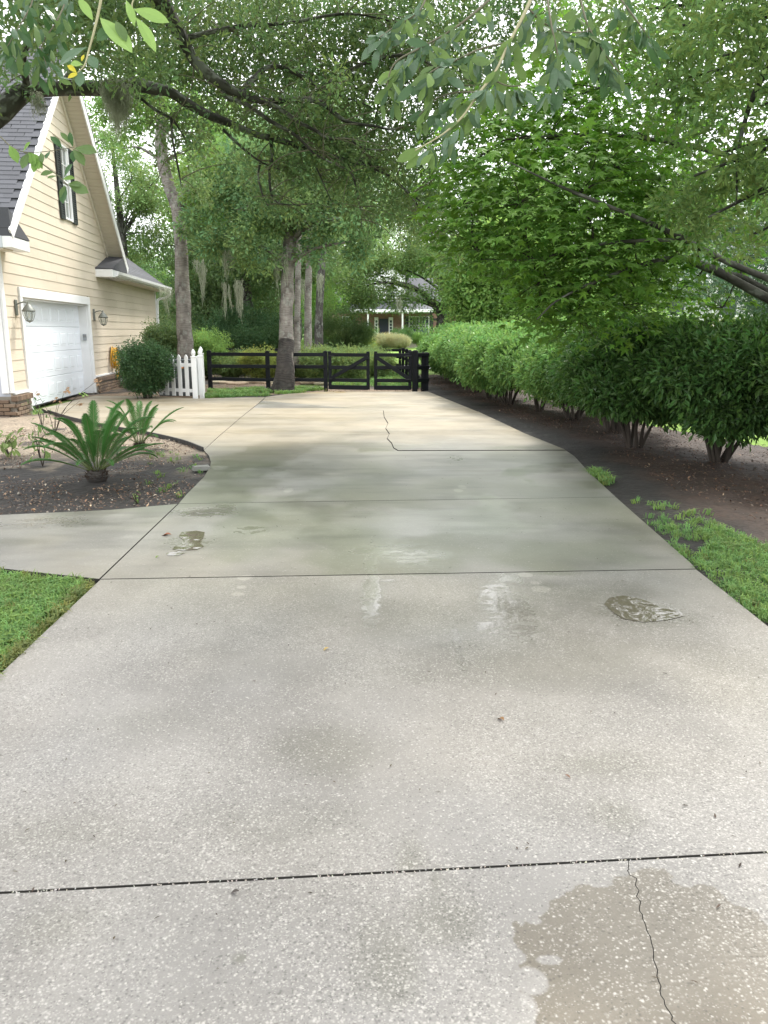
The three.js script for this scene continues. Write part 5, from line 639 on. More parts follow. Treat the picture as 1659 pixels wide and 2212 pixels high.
  // small twig in front of the gable window
  const lw = (pts, lv, n) => { const b = part('branch', tube(pv(pts).map(lc), [0.003, 0.0026, 0.002, 0.0014], 6, 5), M.twig, oak, n); for (const [x0, y0, x1, y1, g, m] of lv) { const a = at(x0, y0, 3.5), e = at(x1, y1, 3.47), d = e.clone().sub(a), s = d.length() / 0.055; part('leaf', round[g], m, b).applyMatrix4(aim(lc(a), d, V(0.3 * (g ? 1 : -1), 0.55, 0.8).normalize(), s)); } };
  lw([[-30, 280, 3.6], [0, 295, 3.55], [23, 316, 3.52], [51, 328, 3.5], [76, 329, 3.5], [109, 326, 3.5], [160, 318, 3.5]], [[160, 320, 206, 324, 0, L.oak], [158, 322, 180, 345, 1, L.oak], [158, 318, 148, 285, 0, L.dark], [135, 322, 112, 290, 1, L.dark], [109, 326, 97, 340, 0, L.dark], [150, 310, 134, 284, 1, L.oak], [157, 325, 158, 342, 1, L.dark], [50, 328, 62, 305, 0, L.lime], [60, 328, 88, 350, 1, L.lime], [66, 329, 72, 355, 0, L.lime], [62, 330, 46, 356, 1, L.oak], [88, 329, 90, 348, 0, L.oak], [20, 314, 36, 340, 1, L.lime]], 'dark leafy twig hanging before the gable window');
  lw([[51, 328, 3.5], [76, 342, 3.5], [111, 369, 3.5], [130, 383, 3.5], [148, 402, 3.5]], [[148, 400, 188, 412, 0, L.oak], [146, 398, 172, 392, 1, L.oak], [142, 402, 132, 436, 0, L.dark], [140, 400, 134, 425, 1, L.oak], [125, 380, 102, 382, 0, L.oak], [118, 372, 88, 371, 1, L.oak], [138, 384, 152, 352, 0, L.dark], [135, 388, 154, 378, 1, L.lime], [76, 342, 82, 362, 0, L.lime], [78, 343, 72, 364, 1, L.lime]], null);
  if (rest.length) { const by = new Map(); for (const [g, mt, m] of rest) { const k = g.uuid + mt.uuid; if (!by.has(k)) by.set(k, [g, mt, []]); by.get(k)[2].push(m); } for (const [g, mt, l] of by.values()) inst('leaves', g, mt, l, null, oak); }
}

// --- sweetgum at the right with star-shaped leaves
{
  const gum = thing('sweetgum_tree', 'sweetgum with star shaped leaves, its limbs reaching in from the right', 'tree', [7.4, 0, -9.4]), inv = V(-7.4, 0, 9.4), lc = (p) => p.clone().add(inv), R = rng(900), twigs = [], all = [];
  part('trunk', tube([V(7.4, -0.1, -9.4), V(7.3, 1, -9.4), V(7.2, 2.6, -9.4), V(7.2, 4.6, -9.3), V(7.1, 7.5, -9.2)].map(lc), [0.3, 0.23, 0.21, 0.17, 0.08], 12, 4, 0.3, 901), M.barkOak, gum);
  const limbs = [[[[1960, 800, 9.5], [1800, 715, 9.4], [1659, 645, 9.3], [1560, 592, 9.2], [1510, 570, 9.1], [1470, 556, 9], [1380, 574, 8.8], [1290, 606, 8.6], [1200, 652, 8.5], [1160, 690, 8.4]], [0.1, 0.085, 0.07, 0.065, 0.06, 0.04, 0.03, 0.022, 0.014, 0.008]], [[[1960, 760, 9.6], [1800, 660, 9.3], [1659, 602, 9], [1590, 574, 8.8], [1530, 545, 8.6], [1480, 518, 8.4], [1400, 480, 8.2], [1300, 440, 8], [1200, 398, 8], [1100, 350, 8]], [0.08, 0.065, 0.05, 0.045, 0.042, 0.038, 0.03, 0.024, 0.016, 0.008]], [[[1800, 690, 9.6], [1659, 628, 9.5], [1600, 598, 9.4], [1520, 580, 9.3]], [0.06, 0.05, 0.045, 0.02]], [[[1900, 450, 9.5], [1700, 380, 9.4], [1550, 330, 9.3], [1400, 300, 9.2], [1250, 290, 9.2], [1120, 300, 9.2]], [0.06, 0.05, 0.04, 0.03, 0.02, 0.01]], [[[1900, 250, 9.6], [1650, 200, 9.6], [1450, 180, 9.7], [1300, 190, 9.8], [1180, 230, 9.8]], [0.06, 0.045, 0.035, 0.02, 0.01]], [[[1480, 518, 8.4], [1380, 520, 8.4], [1280, 530, 8.5], [1150, 560, 8.7], [1040, 560, 8.8]], [0.028, 0.024, 0.02, 0.013, 0.006]]];
  limbs.forEach(([p, r], i) => part('limb', tube(pv(p).map(lc), r.map((q) => q * 0.78), 9, 5, 0.3, 905 + i), M.barkMid, gum));
  const star = [0, 1, 2, 3].map((k) => starGeo(0.15 + 0.01 * k, 930 + k));
  const blobs = [[1050, 330, 9, 0.75, 190], [1180, 300, 9.3, 0.9, 260], [1330, 280, 9.4, 0.9, 250], [1120, 440, 8.6, 0.8, 240], [1250, 420, 8.6, 0.9, 290], [1390, 430, 9, 0.9, 260], [1520, 470, 9, 0.8, 180], [1000, 440, 9, 0.6, 130], [1020, 530, 9, 0.5, 100], [1120, 545, 8.8, 0.55, 130], [1240, 540, 8.6, 0.7, 190], [1370, 530, 8.7, 0.7, 190], [1170, 655, 9.2, 0.5, 120], [1250, 690, 9.4, 0.45, 100], [1350, 660, 9.6, 0.6, 150], [1460, 640, 9.8, 0.55, 70], [1560, 665, 9.6, 0.35, 26], [1180, 230, 9.8, 0.8, 190], [1320, 190, 10, 0.9, 210], [1460, 320, 10, 0.8, 150], [1600, 560, 9.6, 0.4, 20], [1280, 620, 9, 0.55, 130], [1440, 100, 10, 0.9, 170], [1250, 110, 10, 0.8, 160], [1180, 600, 8.9, 0.45, 90], [1410, 590, 9.4, 0.5, 100], [1330, 360, 8.8, 0.7, 160], [1080, 260, 9.6, 0.6, 110], [1640, 400, 9.6, 0.8, 120], [1500, -80, 9, 1.2, 220], [1750, 150, 9, 1.3, 200], [1800, 450, 9, 1, 140], [1180, 210, 11, 0.9, 130], [1300, 260, 11.5, 1, 150], [1420, 220, 11.5, 1, 150], [1500, 300, 11, 0.9, 110], [1380, 340, 11, 0.8, 110], [1250, 330, 10.6, 0.7, 100]];
  for (const [x, y, d, r, n] of blobs) {
    const c = at(x, y, d); let near = null, nd = 1e9; for (const [p] of limbs) for (const q of pv(p)) { const e = q.distanceTo(c); if (e < nd) { nd = e; near = q; } }
    if (nd > 0.15) twigs.push(limbTo(lc(near), lc(c), 0.013, 0.006, 940 + all.length, 5));
    for (let i = 0; i < 9; i++) { const e = c.clone().add(V((R() - 0.5) * 1.7 * r, (R() - 0.5) * 1.3 * r, (R() - 0.5) * 1.7 * r)); twigs.push(limbTo(lc(c), lc(e), 0.006, 0.002, 3000 + all.length + i, 4)); }
    for (let i = 0; i < n * 2.1; i++) { const u = R() * 2 - 1, a = R() * 6.283, q = Math.sqrt(1 - u * u), rr = Math.pow(R(), 0.42) * r * 1.08, lay = Math.round(u * 3) / 3 + 0.1 * (R() - 0.5), p = c.clone().add(V(q * Math.cos(a) * rr, lay * rr * 0.75, q * Math.sin(a) * rr)), out = p.clone().sub(c).normalize(); const dir = V(out.x + (R() - 0.5) * 1.2, -0.35 + (R() - 0.5) * 0.5, out.z + (R() - 0.5) * 1.2).normalize(); all.push([p, aim(lc(p), dir, V((R() - 0.5) * 0.9, 1, (R() - 0.5) * 0.9).normalize(), 0.65 + 0.6 * R())]); }
  }
  const t = part('twigs', merge(twigs), M.stem, gum); t.userData.kind = 'stuff';
  const score = (p) => { const d = -p.z, px = p.x / d * FL + 829.5; return px > 930 && px < 1659 && p.y > 1.2 && p.y < 5.2 ? d : 99; };
  all.sort((a, b) => score(a[0]) - score(b[0])); const m = [[], [], [], []], c = [[], [], [], []];
  all.forEach(([p, mt], i) => { const k = i % 4; if (i < 300) part('leaf', star[k], L.gum, gum).applyMatrix4(mt); else { m[k].push(mt); c[k].push(tint(R, 0.45)); } });
  m.forEach((q, k) => inst('crown', star[k], L.gum, q, c[k], gum));
}
// --- drooping oak at the far right
{
  const bl = [[1560, 120, 7.2, 0.8, 90], [1640, 230, 7, 0.8, 80], [1560, 330, 7.4, 0.55, 44], [1640, 420, 7.2, 0.6, 54], [1500, 380, 7.6, 0.45, 34], [1450, 60, 7.6, 0.7, 70], [1620, 510, 7.4, 0.35, 14], [1640, 40, 7, 0.8, 80], [1500, 60, 8.4, 0.8, 90], [1560, 220, 8, 0.7, 60], [1530, 470, 7.6, 0.35, 22], [1400, 20, 8, 0.6, 50], [1700, 320, 6.8, 0.8, 70], [1480, 170, 8, 0.4, 20]].map(([x, y, d, r, n]) => [at(x, y, d), r, r * 1.0, r, n]);
  tree('oak_tree', 'small leaved oak drooping down the right edge of the view', { trunk: [V(6.4, -0.1, -5.2), V(6.3, 1.5, -5.2), V(6.2, 3.4, -5.3), V(6, 5, -5.5), V(5.6, 6.4, -5.8)], radii: [0.26, 0.2, 0.18, 0.15, 0.08], bark: M.barkOak, seed: 971, blobs: bl, geos: C.oak, mat: L.pale, shell: 0.55, tint: 0.5, limbs: [{ pts: pv([[1900, -60, 6.2], [1720, 60, 6.6], [1640, 180, 7], [1600, 300, 7.2], [1590, 440, 7.3]]), radii: [0.06, 0.045, 0.03, 0.018, 0.008] }] });
}
// --- Spanish moss
M.mossStrand = L.moss;
function moss(label, x, y, d, w, len, n, seed, group = 'Spanish moss hanging from the trees') {
  const R = rng(seed), o = [], p0 = at(x, y, d), ns = 3 + Math.floor(R() * 3), st = []; for (let i = 0; i < ns; i++) st.push([(R() - 0.5) * w * 0.75, len * (i ? 0.35 + 0.6 * R() : 1), (R() - 0.5) * w * 0.5]);
  for (let i = 0; i < n; i++) { const s = st[Math.floor(R() * ns)], sw = w * 0.3, off = (R() + R() - 1) * sw, top = R() * 0.45, L2 = s[1] * (0.25 + 0.75 * R()) * (1 - 0.55 * Math.abs(off) / sw), k = 6, a = R() * 3.14, ww = (0.0022 + 0.00014 * d) * (0.6 + R()), dx = Math.cos(a) * ww, dz = Math.sin(a) * ww; let p = V(s[0] + off, -top * s[1] * 0.8 + 0.05 * R(), s[2] + (R() - 0.5) * sw); for (let j = 0; j < k; j++) { const dr = (s[0] - p.x) * 0.22, q = p.clone().add(V((R() - 0.5) * 0.075 + dr, -L2 / k * (1 - top * 0.6), (R() - 0.5) * 0.075)), f0 = 1 - j / k * 0.7, f1 = 1 - (j + 1) / k * 0.7; o.push(p.x - dx * f0, p.y, p.z - dz * f0, p.x + dx * f0, p.y, p.z + dz * f0, q.x + dx * f1, q.y, q.z + dz * f1, p.x - dx * f0, p.y, p.z - dz * f0, q.x + dx * f1, q.y, q.z + dz * f1, q.x - dx * f1, q.y, q.z - dz * f1); p = q; } }
  const m = tag(part('spanish_moss', fromTris(o), L.moss, scene), label, 'moss', group); m.position.copy(p0); return m;
}
moss('large grey moss clump hanging from the limb in front of the house gable edge', 258, 178, 9.5, 0.6, 0.72, 800, 1001);
moss('small pale moss tuft under the limb, against the dark roof', 86, 205, 9.3, 0.2, 0.4, 160, 1002);
moss('moss streamer beside the upper fork of the left grey trunk', 364, 240, 22, 0.4, 1.5, 120, 1003);
moss('pointed moss beard highest of the group left of the thick leaning trunk', 494, 540, 20.9, 0.55, 0.9, 150, 1004);
moss('longest moss beard left of the thick trunk', 516, 605, 21, 0.34, 1.3, 130, 1005);
moss('thinner moss beard just left of the longest one', 489, 610, 21.2, 0.24, 1.05, 80, 1006);
moss('moss veil on the upper left side of the thick leaning trunk', 604, 545, 21, 0.45, 1.3, 130, 1007);
moss('moss streamer between the slim trunks behind the fence', 652, 600, 25.5, 0.2, 1.1, 60, 1008);
moss('moss on the upper part of the darker slim trunk', 690, 590, 29.5, 0.4, 1.3, 90, 1009);
moss('faint moss veil high right of the left grey trunk', 470, 330, 22, 0.7, 1.4, 110, 1010);
moss('moss veil below the low roof end, left of the grey trunk', 352, 620, 25, 0.7, 1.2, 110, 1011);
moss('moss hanging in the dark oak right of the left grey trunk', 432, 560, 24, 0.6, 1.5, 110, 1012);
moss('moss veil in the middle of the view under the arching limb', 600, 370, 12, 0.25, 0.5, 70, 1013);
moss('moss tuft hanging before the far brick house', 860, 640, 36, 0.4, 1.2, 50, 1014);
// ---------------------------------------------------------------- hedge, shrubs, sago palms, small plants
function shrub(name, label, x, z, r, h, low, seed, o = {}) {
  const t = thing(name, label, o.cat ?? 'shrub', [x, 0, z], 0, o.group), R = rng(seed), cy = (h + low) / 2, ry = (h - low) / 2;
  const ns = o.stems ?? 7; for (let i = 0; i < ns; i++) { const a = R() * 6.283, q = 0.35 + 0.5 * R(), e = V(Math.cos(a) * r * q, cy + ry * 0.4 * R(), Math.sin(a) * r * q), b = V(Math.cos(a) * 0.08, -0.06, Math.sin(a) * 0.08); part('stem', tube([b, V(Math.cos(a + 0.4) * r * q * 0.35, cy * 0.35, Math.sin(a + 0.4) * r * q * 0.35), V(Math.cos(a) * r * q * 0.75, cy * 0.7, Math.sin(a) * r * q * 0.75), e], [0.026, 0.02, 0.015, 0.006].map((k) => k * (o.thick ?? 1)), 6, 4, 0.4, seed + i), M.stem, t); }
  const lobes = [], nl = o.lobes ?? 16; for (let i = 0; i < nl; i++) { const u = R() * 2 - 1, a = R() * 6.283, q = Math.sqrt(1 - u * u), k = 0.66, lr = r * (0.34 + 0.22 * R()); lobes.push([V(q * Math.cos(a) * r * k, cy + u * ry * k, q * Math.sin(a) * r * k), lr, lr * 0.75 * Math.min(1, ry / r + 0.2), lr, Math.round((o.per ?? 90) * lr * lr * 6)]); }
  if (o.shoots !== 0) for (let i = 0; i < (o.shoots ?? 14); i++) { const a = R() * 6.283, q = Math.sqrt(R()); lobes.push([V(Math.cos(a) * r * q * 1.05, h - 0.1 + 0.22 * R() - 0.25 * q, Math.sin(a) * r * q * 1.05), 0.1, 0.2, 0.1, 5]); }
  lobes.push([V(0, cy, 0), r * 0.7, ry * 0.7, r * 0.7, Math.round((o.per ?? 90) * r * r)]);
  blobsFoliage('foliage', t, o.geos ?? C.hedge, o.mat ?? L.hedge, lobes, seed + 77, o.scale ?? [0.75, 1.35], 0.4, o.tint ?? 0.5); return t;
}
const HG = 'shrubs of the hedge along the right of the driveway';
[[5.4, -8.5, 1.15, 1.72, 'hedge shrub cut by the right edge of the picture, nearest of all', L.hedge], [4.25, -9.9, 1.0, 1.66, 'dark hedge shrub with bare crossing stems, second from the right', L.hedge], [3.55, -11.1, 0.95, 1.66, 'dark hedge shrub with one splayed stem cluster, third from the right', L.hedge], [3.75, -12.8, 1.0, 1.68, 'hedge shrub in the shade edge of the sweetgum, fourth from the right', L.hedge], [3.5, -14.6, 1.0, 1.66, 'hedge shrub where the leaf colour turns from shaded to lit, fifth from the right', L.hedge], [3.15, -16.3, 1.0, 1.66, 'bright yellow green hedge shrub, sixth from the right', L.lime], [2.75, -17.6, 0.95, 1.64, 'bright hedge shrub with open forked stems over the mulch', L.lime], [2.62, -19.3, 0.95, 1.62, 'bright green hedge shrub beside the one with open forked stems', L.hedgeLit], [2.5, -21.2, 1.0, 1.62, 'green hedge shrub fourth from the gate end', L.hedge], [2.45, -23.2, 1.05, 1.66, 'dull green hedge shrub third from the gate end', L.hedge], [2.4, -25.4, 1.1, 1.7, 'dull green hedge shrub second from the gate end', L.hedge], [2.35, -27.8, 1.1, 1.72, 'hedge shrub farthest away, beside the end of the black fence', L.hedge]].forEach(([x, z, r, h, l, m], i) => shrub('hedge_shrub', l, x, z, r, h - 0.05, i < 3 ? 0.4 : 0.36, 1100 + i * 13, { mat: i >= 4 ? L.hedgeLit : m, group: HG, per: i < 5 ? 170 : 150, lobes: 22, thick: i < 5 ? 1.15 : 1, stems: 9 }));  // far shrubs get the brighter leaf colour in place of stronger light
shrub('holly_shrub', 'round dark evergreen shrub in front of the white picket fence', G(319, 860).x, G(319, 860).z, 0.6, 1.3, 0.12, 1300, { geos: C.shrub, mat: L.dark, per: 210, lobes: 18 });
for (const [label, px, d, r, h, low, s, mat, o] of [
  ['tall loose shrub at the house corner behind the round dark shrub', 352, 23.5, 0.8, 1.75, 0.2, 1310, L.oak, {}], ['light green shrub behind the picket fence, right of the left grey trunk', 440, 27, 0.9, 1.5, 0.1, 1311, L.lime, {}],
  ['yellow green shrub behind the fence near the picket fence', 474, 33, 0.8, 1.25, 0.1, 1312, L.yellow, {}], ['huge dark green shrub mound behind the fence', 515, 33, 1.9, 2.4, 0.1, 1313, L.dark, { big: 1 }], ['green mound touching the thick leaning trunk, beyond the fence', 585, 34, 1.5, 2.2, 0.1, 1314, L.oak, { big: 1 }],
  ['olive azalea low behind the left fence panel', 505, 26.5, 0.75, 0.85, 0.05, 1315, L.olive, {}], ['yellowish azalea left of the thick trunk, behind the rails', 560, 25.5, 0.7, 0.95, 0.05, 1316, L.yellow, { dim: 1 }], ['olive azalea right of the thick trunk', 700, 25, 0.8, 1.0, 0.05, 1317, L.olive, {}], ['olive azalea behind the middle fence panel', 755, 25.5, 0.8, 0.95, 0.05, 1318, L.olive, {}], ['dull green azalea behind the left gate leaf', 800, 27, 0.8, 0.95, 0.05, 1319, L.olive, {}], ['dull azalea below the pale slim trunk', 650, 26.5, 0.7, 0.9, 0.05, 1320, L.olive, {}],
  ['dark shrub clump between the slim trunks and the far house', 735, 40, 1.7, 2.6, 0.2, 1321, L.oak, { big: 1 }], ['yellow green azalea beyond the back fence', 765, 60, 1.5, 1.3, 0.05, 1322, L.yellow, { big: 1 }], ['beige flowering azalea before the far door', 830, 70, 2.2, 1.2, 0.05, 1323, L.beige, { big: 1 }], ['rust beige azalea left of the far brick house', 738, 66, 1.9, 1.6, 0.05, 1324, L.beige, { big: 1 }],
  ['round green shrub left of the far door', 791, 76, 1.15, 1.75, 0.05, 1325, L.lime, { big: 1 }], ['round green shrub right of the far door', 872, 74, 1.2, 1.75, 0.05, 1326, L.hedge, { big: 1 }], ['smaller bright round shrub below the far right window', 905, 74, 0.85, 1.3, 0.05, 1327, L.lime, { big: 1 }], ['shrub with orange tips near the white balcony house', 1560, 30, 1.0, 1.9, 0.1, 1328, L.yellow, {}], ['bright shrub lit from above behind the hedge', 1400, 15.5, 0.9, 1.9, 0.3, 1329, L.lime, {}], ['bright shrub behind the hedge, left of the other bright one', 1280, 18, 0.9, 1.9, 0.2, 1330, L.lime, {}],
]) { const p = at(px, 715, d); shrub('garden_shrub', label, p.x, p.z, r, h, low, s, o.big ? { mat, geos: C.farFine, per: 22, scale: [0.5, 0.9], stems: 4 } : { mat, geos: C.shrub, per: 110, scale: [0.9, 1.6], stems: 5 }); }
{ const p = at(700, 715, 45), t = shrub('hydrangea', 'hydrangea with pale blue white flower heads beyond the back fence', p.x, p.z, 1.2, 1.25, 0.05, 1340, { mat: L.lime, geos: C.farFine, per: 26, scale: [0.4, 0.8], stems: 4 }), R = rng(1341), fg = clump(1342, 26, 0.13, 0.07, 0.06); for (let i = 0; i < 26; i++) { const a = R() * 6.283, u = R(), m = part('flower_head', fg, L.white, t); m.position.set(Math.cos(a) * 1.15 * (0.4 + 0.6 * R()), 0.5 + 0.7 * u, 0.3 + Math.sin(a) * 0.9); } }
// sago palms
function sago(label, x, z, n, len, seed, tr = 0.14) {
  const t = thing('sago_palm', label, 'palm', [x, 0, z]), R = rng(seed);
  const fr = [0, 1, 2].map((k) => { const o = [], N = 72, pts = []; const P = (u) => V(0, Math.sin(u * (1.35 + 0.2 * k)) * 0.55 / 0.9, u * 0.86 - 0.0).multiplyScalar(1); for (let i = 0; i <= 8; i++) pts.push(P(i / 8)); const Q = rng(seed + k); for (let i = 0; i < N; i++) { const u = 0.2 + 0.8 * i / N, p = P(u), tg = P(Math.min(1, u + 0.02)).sub(P(u - 0.02)).normalize(), l = 0.17 * Math.sin(Math.PI * clamp(0.16 + 0.8 * (i / N))) * (0.9 + 0.2 * Q()); for (const s of [-1, 1]) { const d = V(s * 0.7, 0.3 + 0.12 * Q(), 0).addScaledVector(tg, 0.8).normalize(), e = p.clone().addScaledVector(d, l).add(V(0, -0.18 * l, 0)), m = p.clone().addScaledVector(d, l * 0.5).add(V(0, 0.02 * l, 0)), w = tg.clone().multiplyScalar(0.0056); o.push(p.x - w.x, p.y - w.y, p.z - w.z, p.x + w.x, p.y + w.y, p.z + w.z, m.x + w.x, m.y + w.y, m.z + w.z, p.x - w.x, p.y - w.y, p.z - w.z, m.x + w.x, m.y + w.y, m.z + w.z, m.x - w.x, m.y - w.y, m.z - w.z, m.x - w.x, m.y - w.y, m.z - w.z, m.x + w.x, m.y + w.y, m.z + w.z, e.x, e.y, e.z); } } return [tube(pts, [0.008, 0.007, 0.005, 0.002], 5, 2), fromTris(o)]; });
  const stubs = []; for (let i = 0; i < 70; i++) { const u = R() * 1.1 - 0.25, a = R() * 6.283, q = Math.sqrt(1 - Math.min(1, u * u)); stubs.push(new THREE.ConeGeometry(0.014, 0.07, 4).rotateX(Math.PI / 2 - 0.9).translate(0, 0, tr * q).rotateY(a).translate(0, tr * (u * 0.9 + 0.35), 0)); }
  part('leaf_bases', merge(stubs), plain(0.045, 0.03, 0.02, 0.95), t).userData.kind = 'stuff';
  part('trunk', (() => { const g = new THREE.SphereGeometry(tr, 14, 10), p = g.attributes.position; for (let i = 0; i < p.count; i++) { const k = 1 + 0.25 * (fbm(p.getX(i) * 30, p.getZ(i) * 30 + p.getY(i) * 25, 2) - 0.5); p.setXYZ(i, p.getX(i) * k, p.getY(i) * 0.9 * k + tr * 0.3, p.getZ(i) * k); } g.computeVertexNormals(); return g; })(), M.barkWet, t);
  for (let i = 0; i < n; i++) { const ring = i / n, k = i % 3, f = part('frond', fr[k][0], plain(0.12, 0.15, 0.05, 0.5), t); const a = i * 2.399 + 0.3 * R(); f.position.set(Math.sin(a) * 0.05, tr * 0.9, Math.cos(a) * 0.05); f.rotation.set(-0.5 + 0.98 * ring + 0.2 * (R() - 0.5), a, 0, 'YXZ'); const s = len * (0.85 + 0.3 * R()); f.scale.set(s, s, s); part('leaflets', fr[k][1], L.sago, f); }
  return t;
}
sago('large sago palm with arching fronds in the dark soil of the left bed', G(210, 1036).x, G(210, 1036).z, 36, 0.7, 1400, 0.11);
sago('small sago palm behind the large one, near the edging', G(302, 966).x, G(302, 966).z, 18, 0.62, 1401, 0.07);
// little plants of the bed
{ const p = G(118, 935), t = thing('seedling', 'spindly seedling with orange maple like leaves near the brick pier', 'plant', [p.x, 0, p.z]), R = rng(1410), sg = starGeo(0.09, 1411);
  for (let i = 0; i < 6; i++) { const e = V((R() - 0.3) * 1.5, 0.45 + 0.45 * R(), (R() - 0.5) * 0.5); part('stem', tube([V(0, -0.03, 0), V(e.x * 0.3, e.y * 0.5, e.z * 0.3), e], [0.006, 0.004, 0.002], 5, 4), M.stem, t); for (let k = 0; k < 5; k++) part('leaf', sg, i === 1 ? L.lime : L.orange, t).applyMatrix4(aim(e.clone().add(V((R() - 0.5) * 0.12, (R() - 0.5) * 0.08, (R() - 0.5) * 0.1)), V(R() - 0.5, -0.3, R() - 0.5), V((R() - 0.5) * 0.6, 1, (R() - 0.5) * 0.6).normalize(), 0.7 + 0.6 * R())); } }
for (const [label, px, py, h, n, mat, s, ln] of [['leafy green weed with pale leaves left of the large sago palm', 92, 1004, 0.5, 36, L.pale, 1420, 0.11], ['yellowish drooping plant at the left edge of the bed', 22, 985, 0.3, 34, L.olive, 1421, 0.15], ['dark green sapling beside the orange seedling', 92, 925, 0.55, 34, L.hedge, 1422, 0.08], ['small weed between the two sago palms', 255, 985, 0.25, 16, L.lime, 1423, 0.08], ['tiny pale weed near the walkway edge of the bed', 296, 1082, 0.1, 8, L.lime, 1424, 0.06]]) {
  const p = G(px, py), t = thing('small_plant', label, 'plant', [p.x, 0, p.z]), R = rng(s), g = leafGeo(ln, ln * 0.36, 0.3, 0.35, 4); part('stem', merge([0, 1, 2, 3].map((k) => tube([V(0, -0.03, 0), V((R() - 0.5) * 0.1, h * 0.5, (R() - 0.5) * 0.1), V((R() - 0.5) * h * 0.8, h * (0.7 + 0.3 * R()), (R() - 0.5) * h * 0.6)], [0.007, 0.005, 0.002], 5, 3))), M.stem, t).userData.kind = 'stuff';
  for (let i = 0; i < n; i++) part('leaf', g, mat, t).applyMatrix4(aim(V((R() - 0.5) * h * 0.7, h * (0.25 + 0.75 * R()), (R() - 0.5) * h * 0.5), V(R() - 0.5, R() - 0.6, R() - 0.5), V((R() - 0.5), 1, (R() - 0.5)).normalize(), 0.6 + 0.6 * R()));
}
// single fallen leaves on the concrete
{ const g = leafGeo(0.055, 0.03, 0.6, 0.5, 5); for (const [px, py, label, c, s, r] of [[371, 1157, 'curled brown leaf beside the left puddle', [0.2, 0.07, 0.03], 1.6, 1.2], [1089, 1560, 'curled brown leaf on the near right of the driveway', [0.22, 0.12, 0.05], 0.75, 0.3], [711, 1402, 'small yellowish leaf bit in the middle of the driveway', [0.3, 0.22, 0.08], 0.6, 2], [1219, 1678, 'tiny brown leaf scrap at the near right', [0.14, 0.07, 0.04], 0.4, 4], [518, 1930, 'dark twig scrap next to the nearest joint', [0.04, 0.03, 0.025], 0.45, 1.4], [411, 1248, 'dark seed lying on the second joint', [0.02, 0.018, 0.015], 0.45, 0.2], [344, 1203, 'green leaf scrap beside the left puddle', [0.12, 0.18, 0.04], 0.6, 2.4]]) { const p = G(px, py), m = tag(part('fallen_leaf', g, std({ color: RGB(...c), roughness: 0.6, side: THREE.DoubleSide }), scene), label, 'leaf', 'stray leaves on the driveway'); m.position.set(p.x, 0.008, p.z); m.rotation.set(-1.4, r, 0.2, 'YXZ'); m.scale.setScalar(s); } }
{ // grit, seeds and leaf scraps washed over the concrete
  const R = rng(1500), g = leafGeo(0.022, 0.009, 0.5, 0.4, 3), m = [], c = []; for (let i = 0; i < 900; i++) { const z = -1.2 - 20 * R() * R(), w = z > -10 ? 1 : 0.9, x = -1.8 * w + 3.9 * w * R(); const edge = Math.abs(x - 0.15) / 2; if (R() > 0.25 + 0.75 * edge * edge) continue; m.push(trs(V(x, 0.004, z), -1.5 + 0.3 * R(), R() * 6.283, 0.3 * R(), V(0.3 + R() * 0.5, 0.3 + R(), 0.4))); const k = 0.4 + R(); c.push(RGB(k, k * (0.8 + 0.3 * R()), k * 0.9)); }
  tag(inst('debris', g, plain(0.06, 0.045, 0.03, 0.9), m, c, scene), 'tiny seeds and leaf scraps strewn over the driveway', 'debris');
}
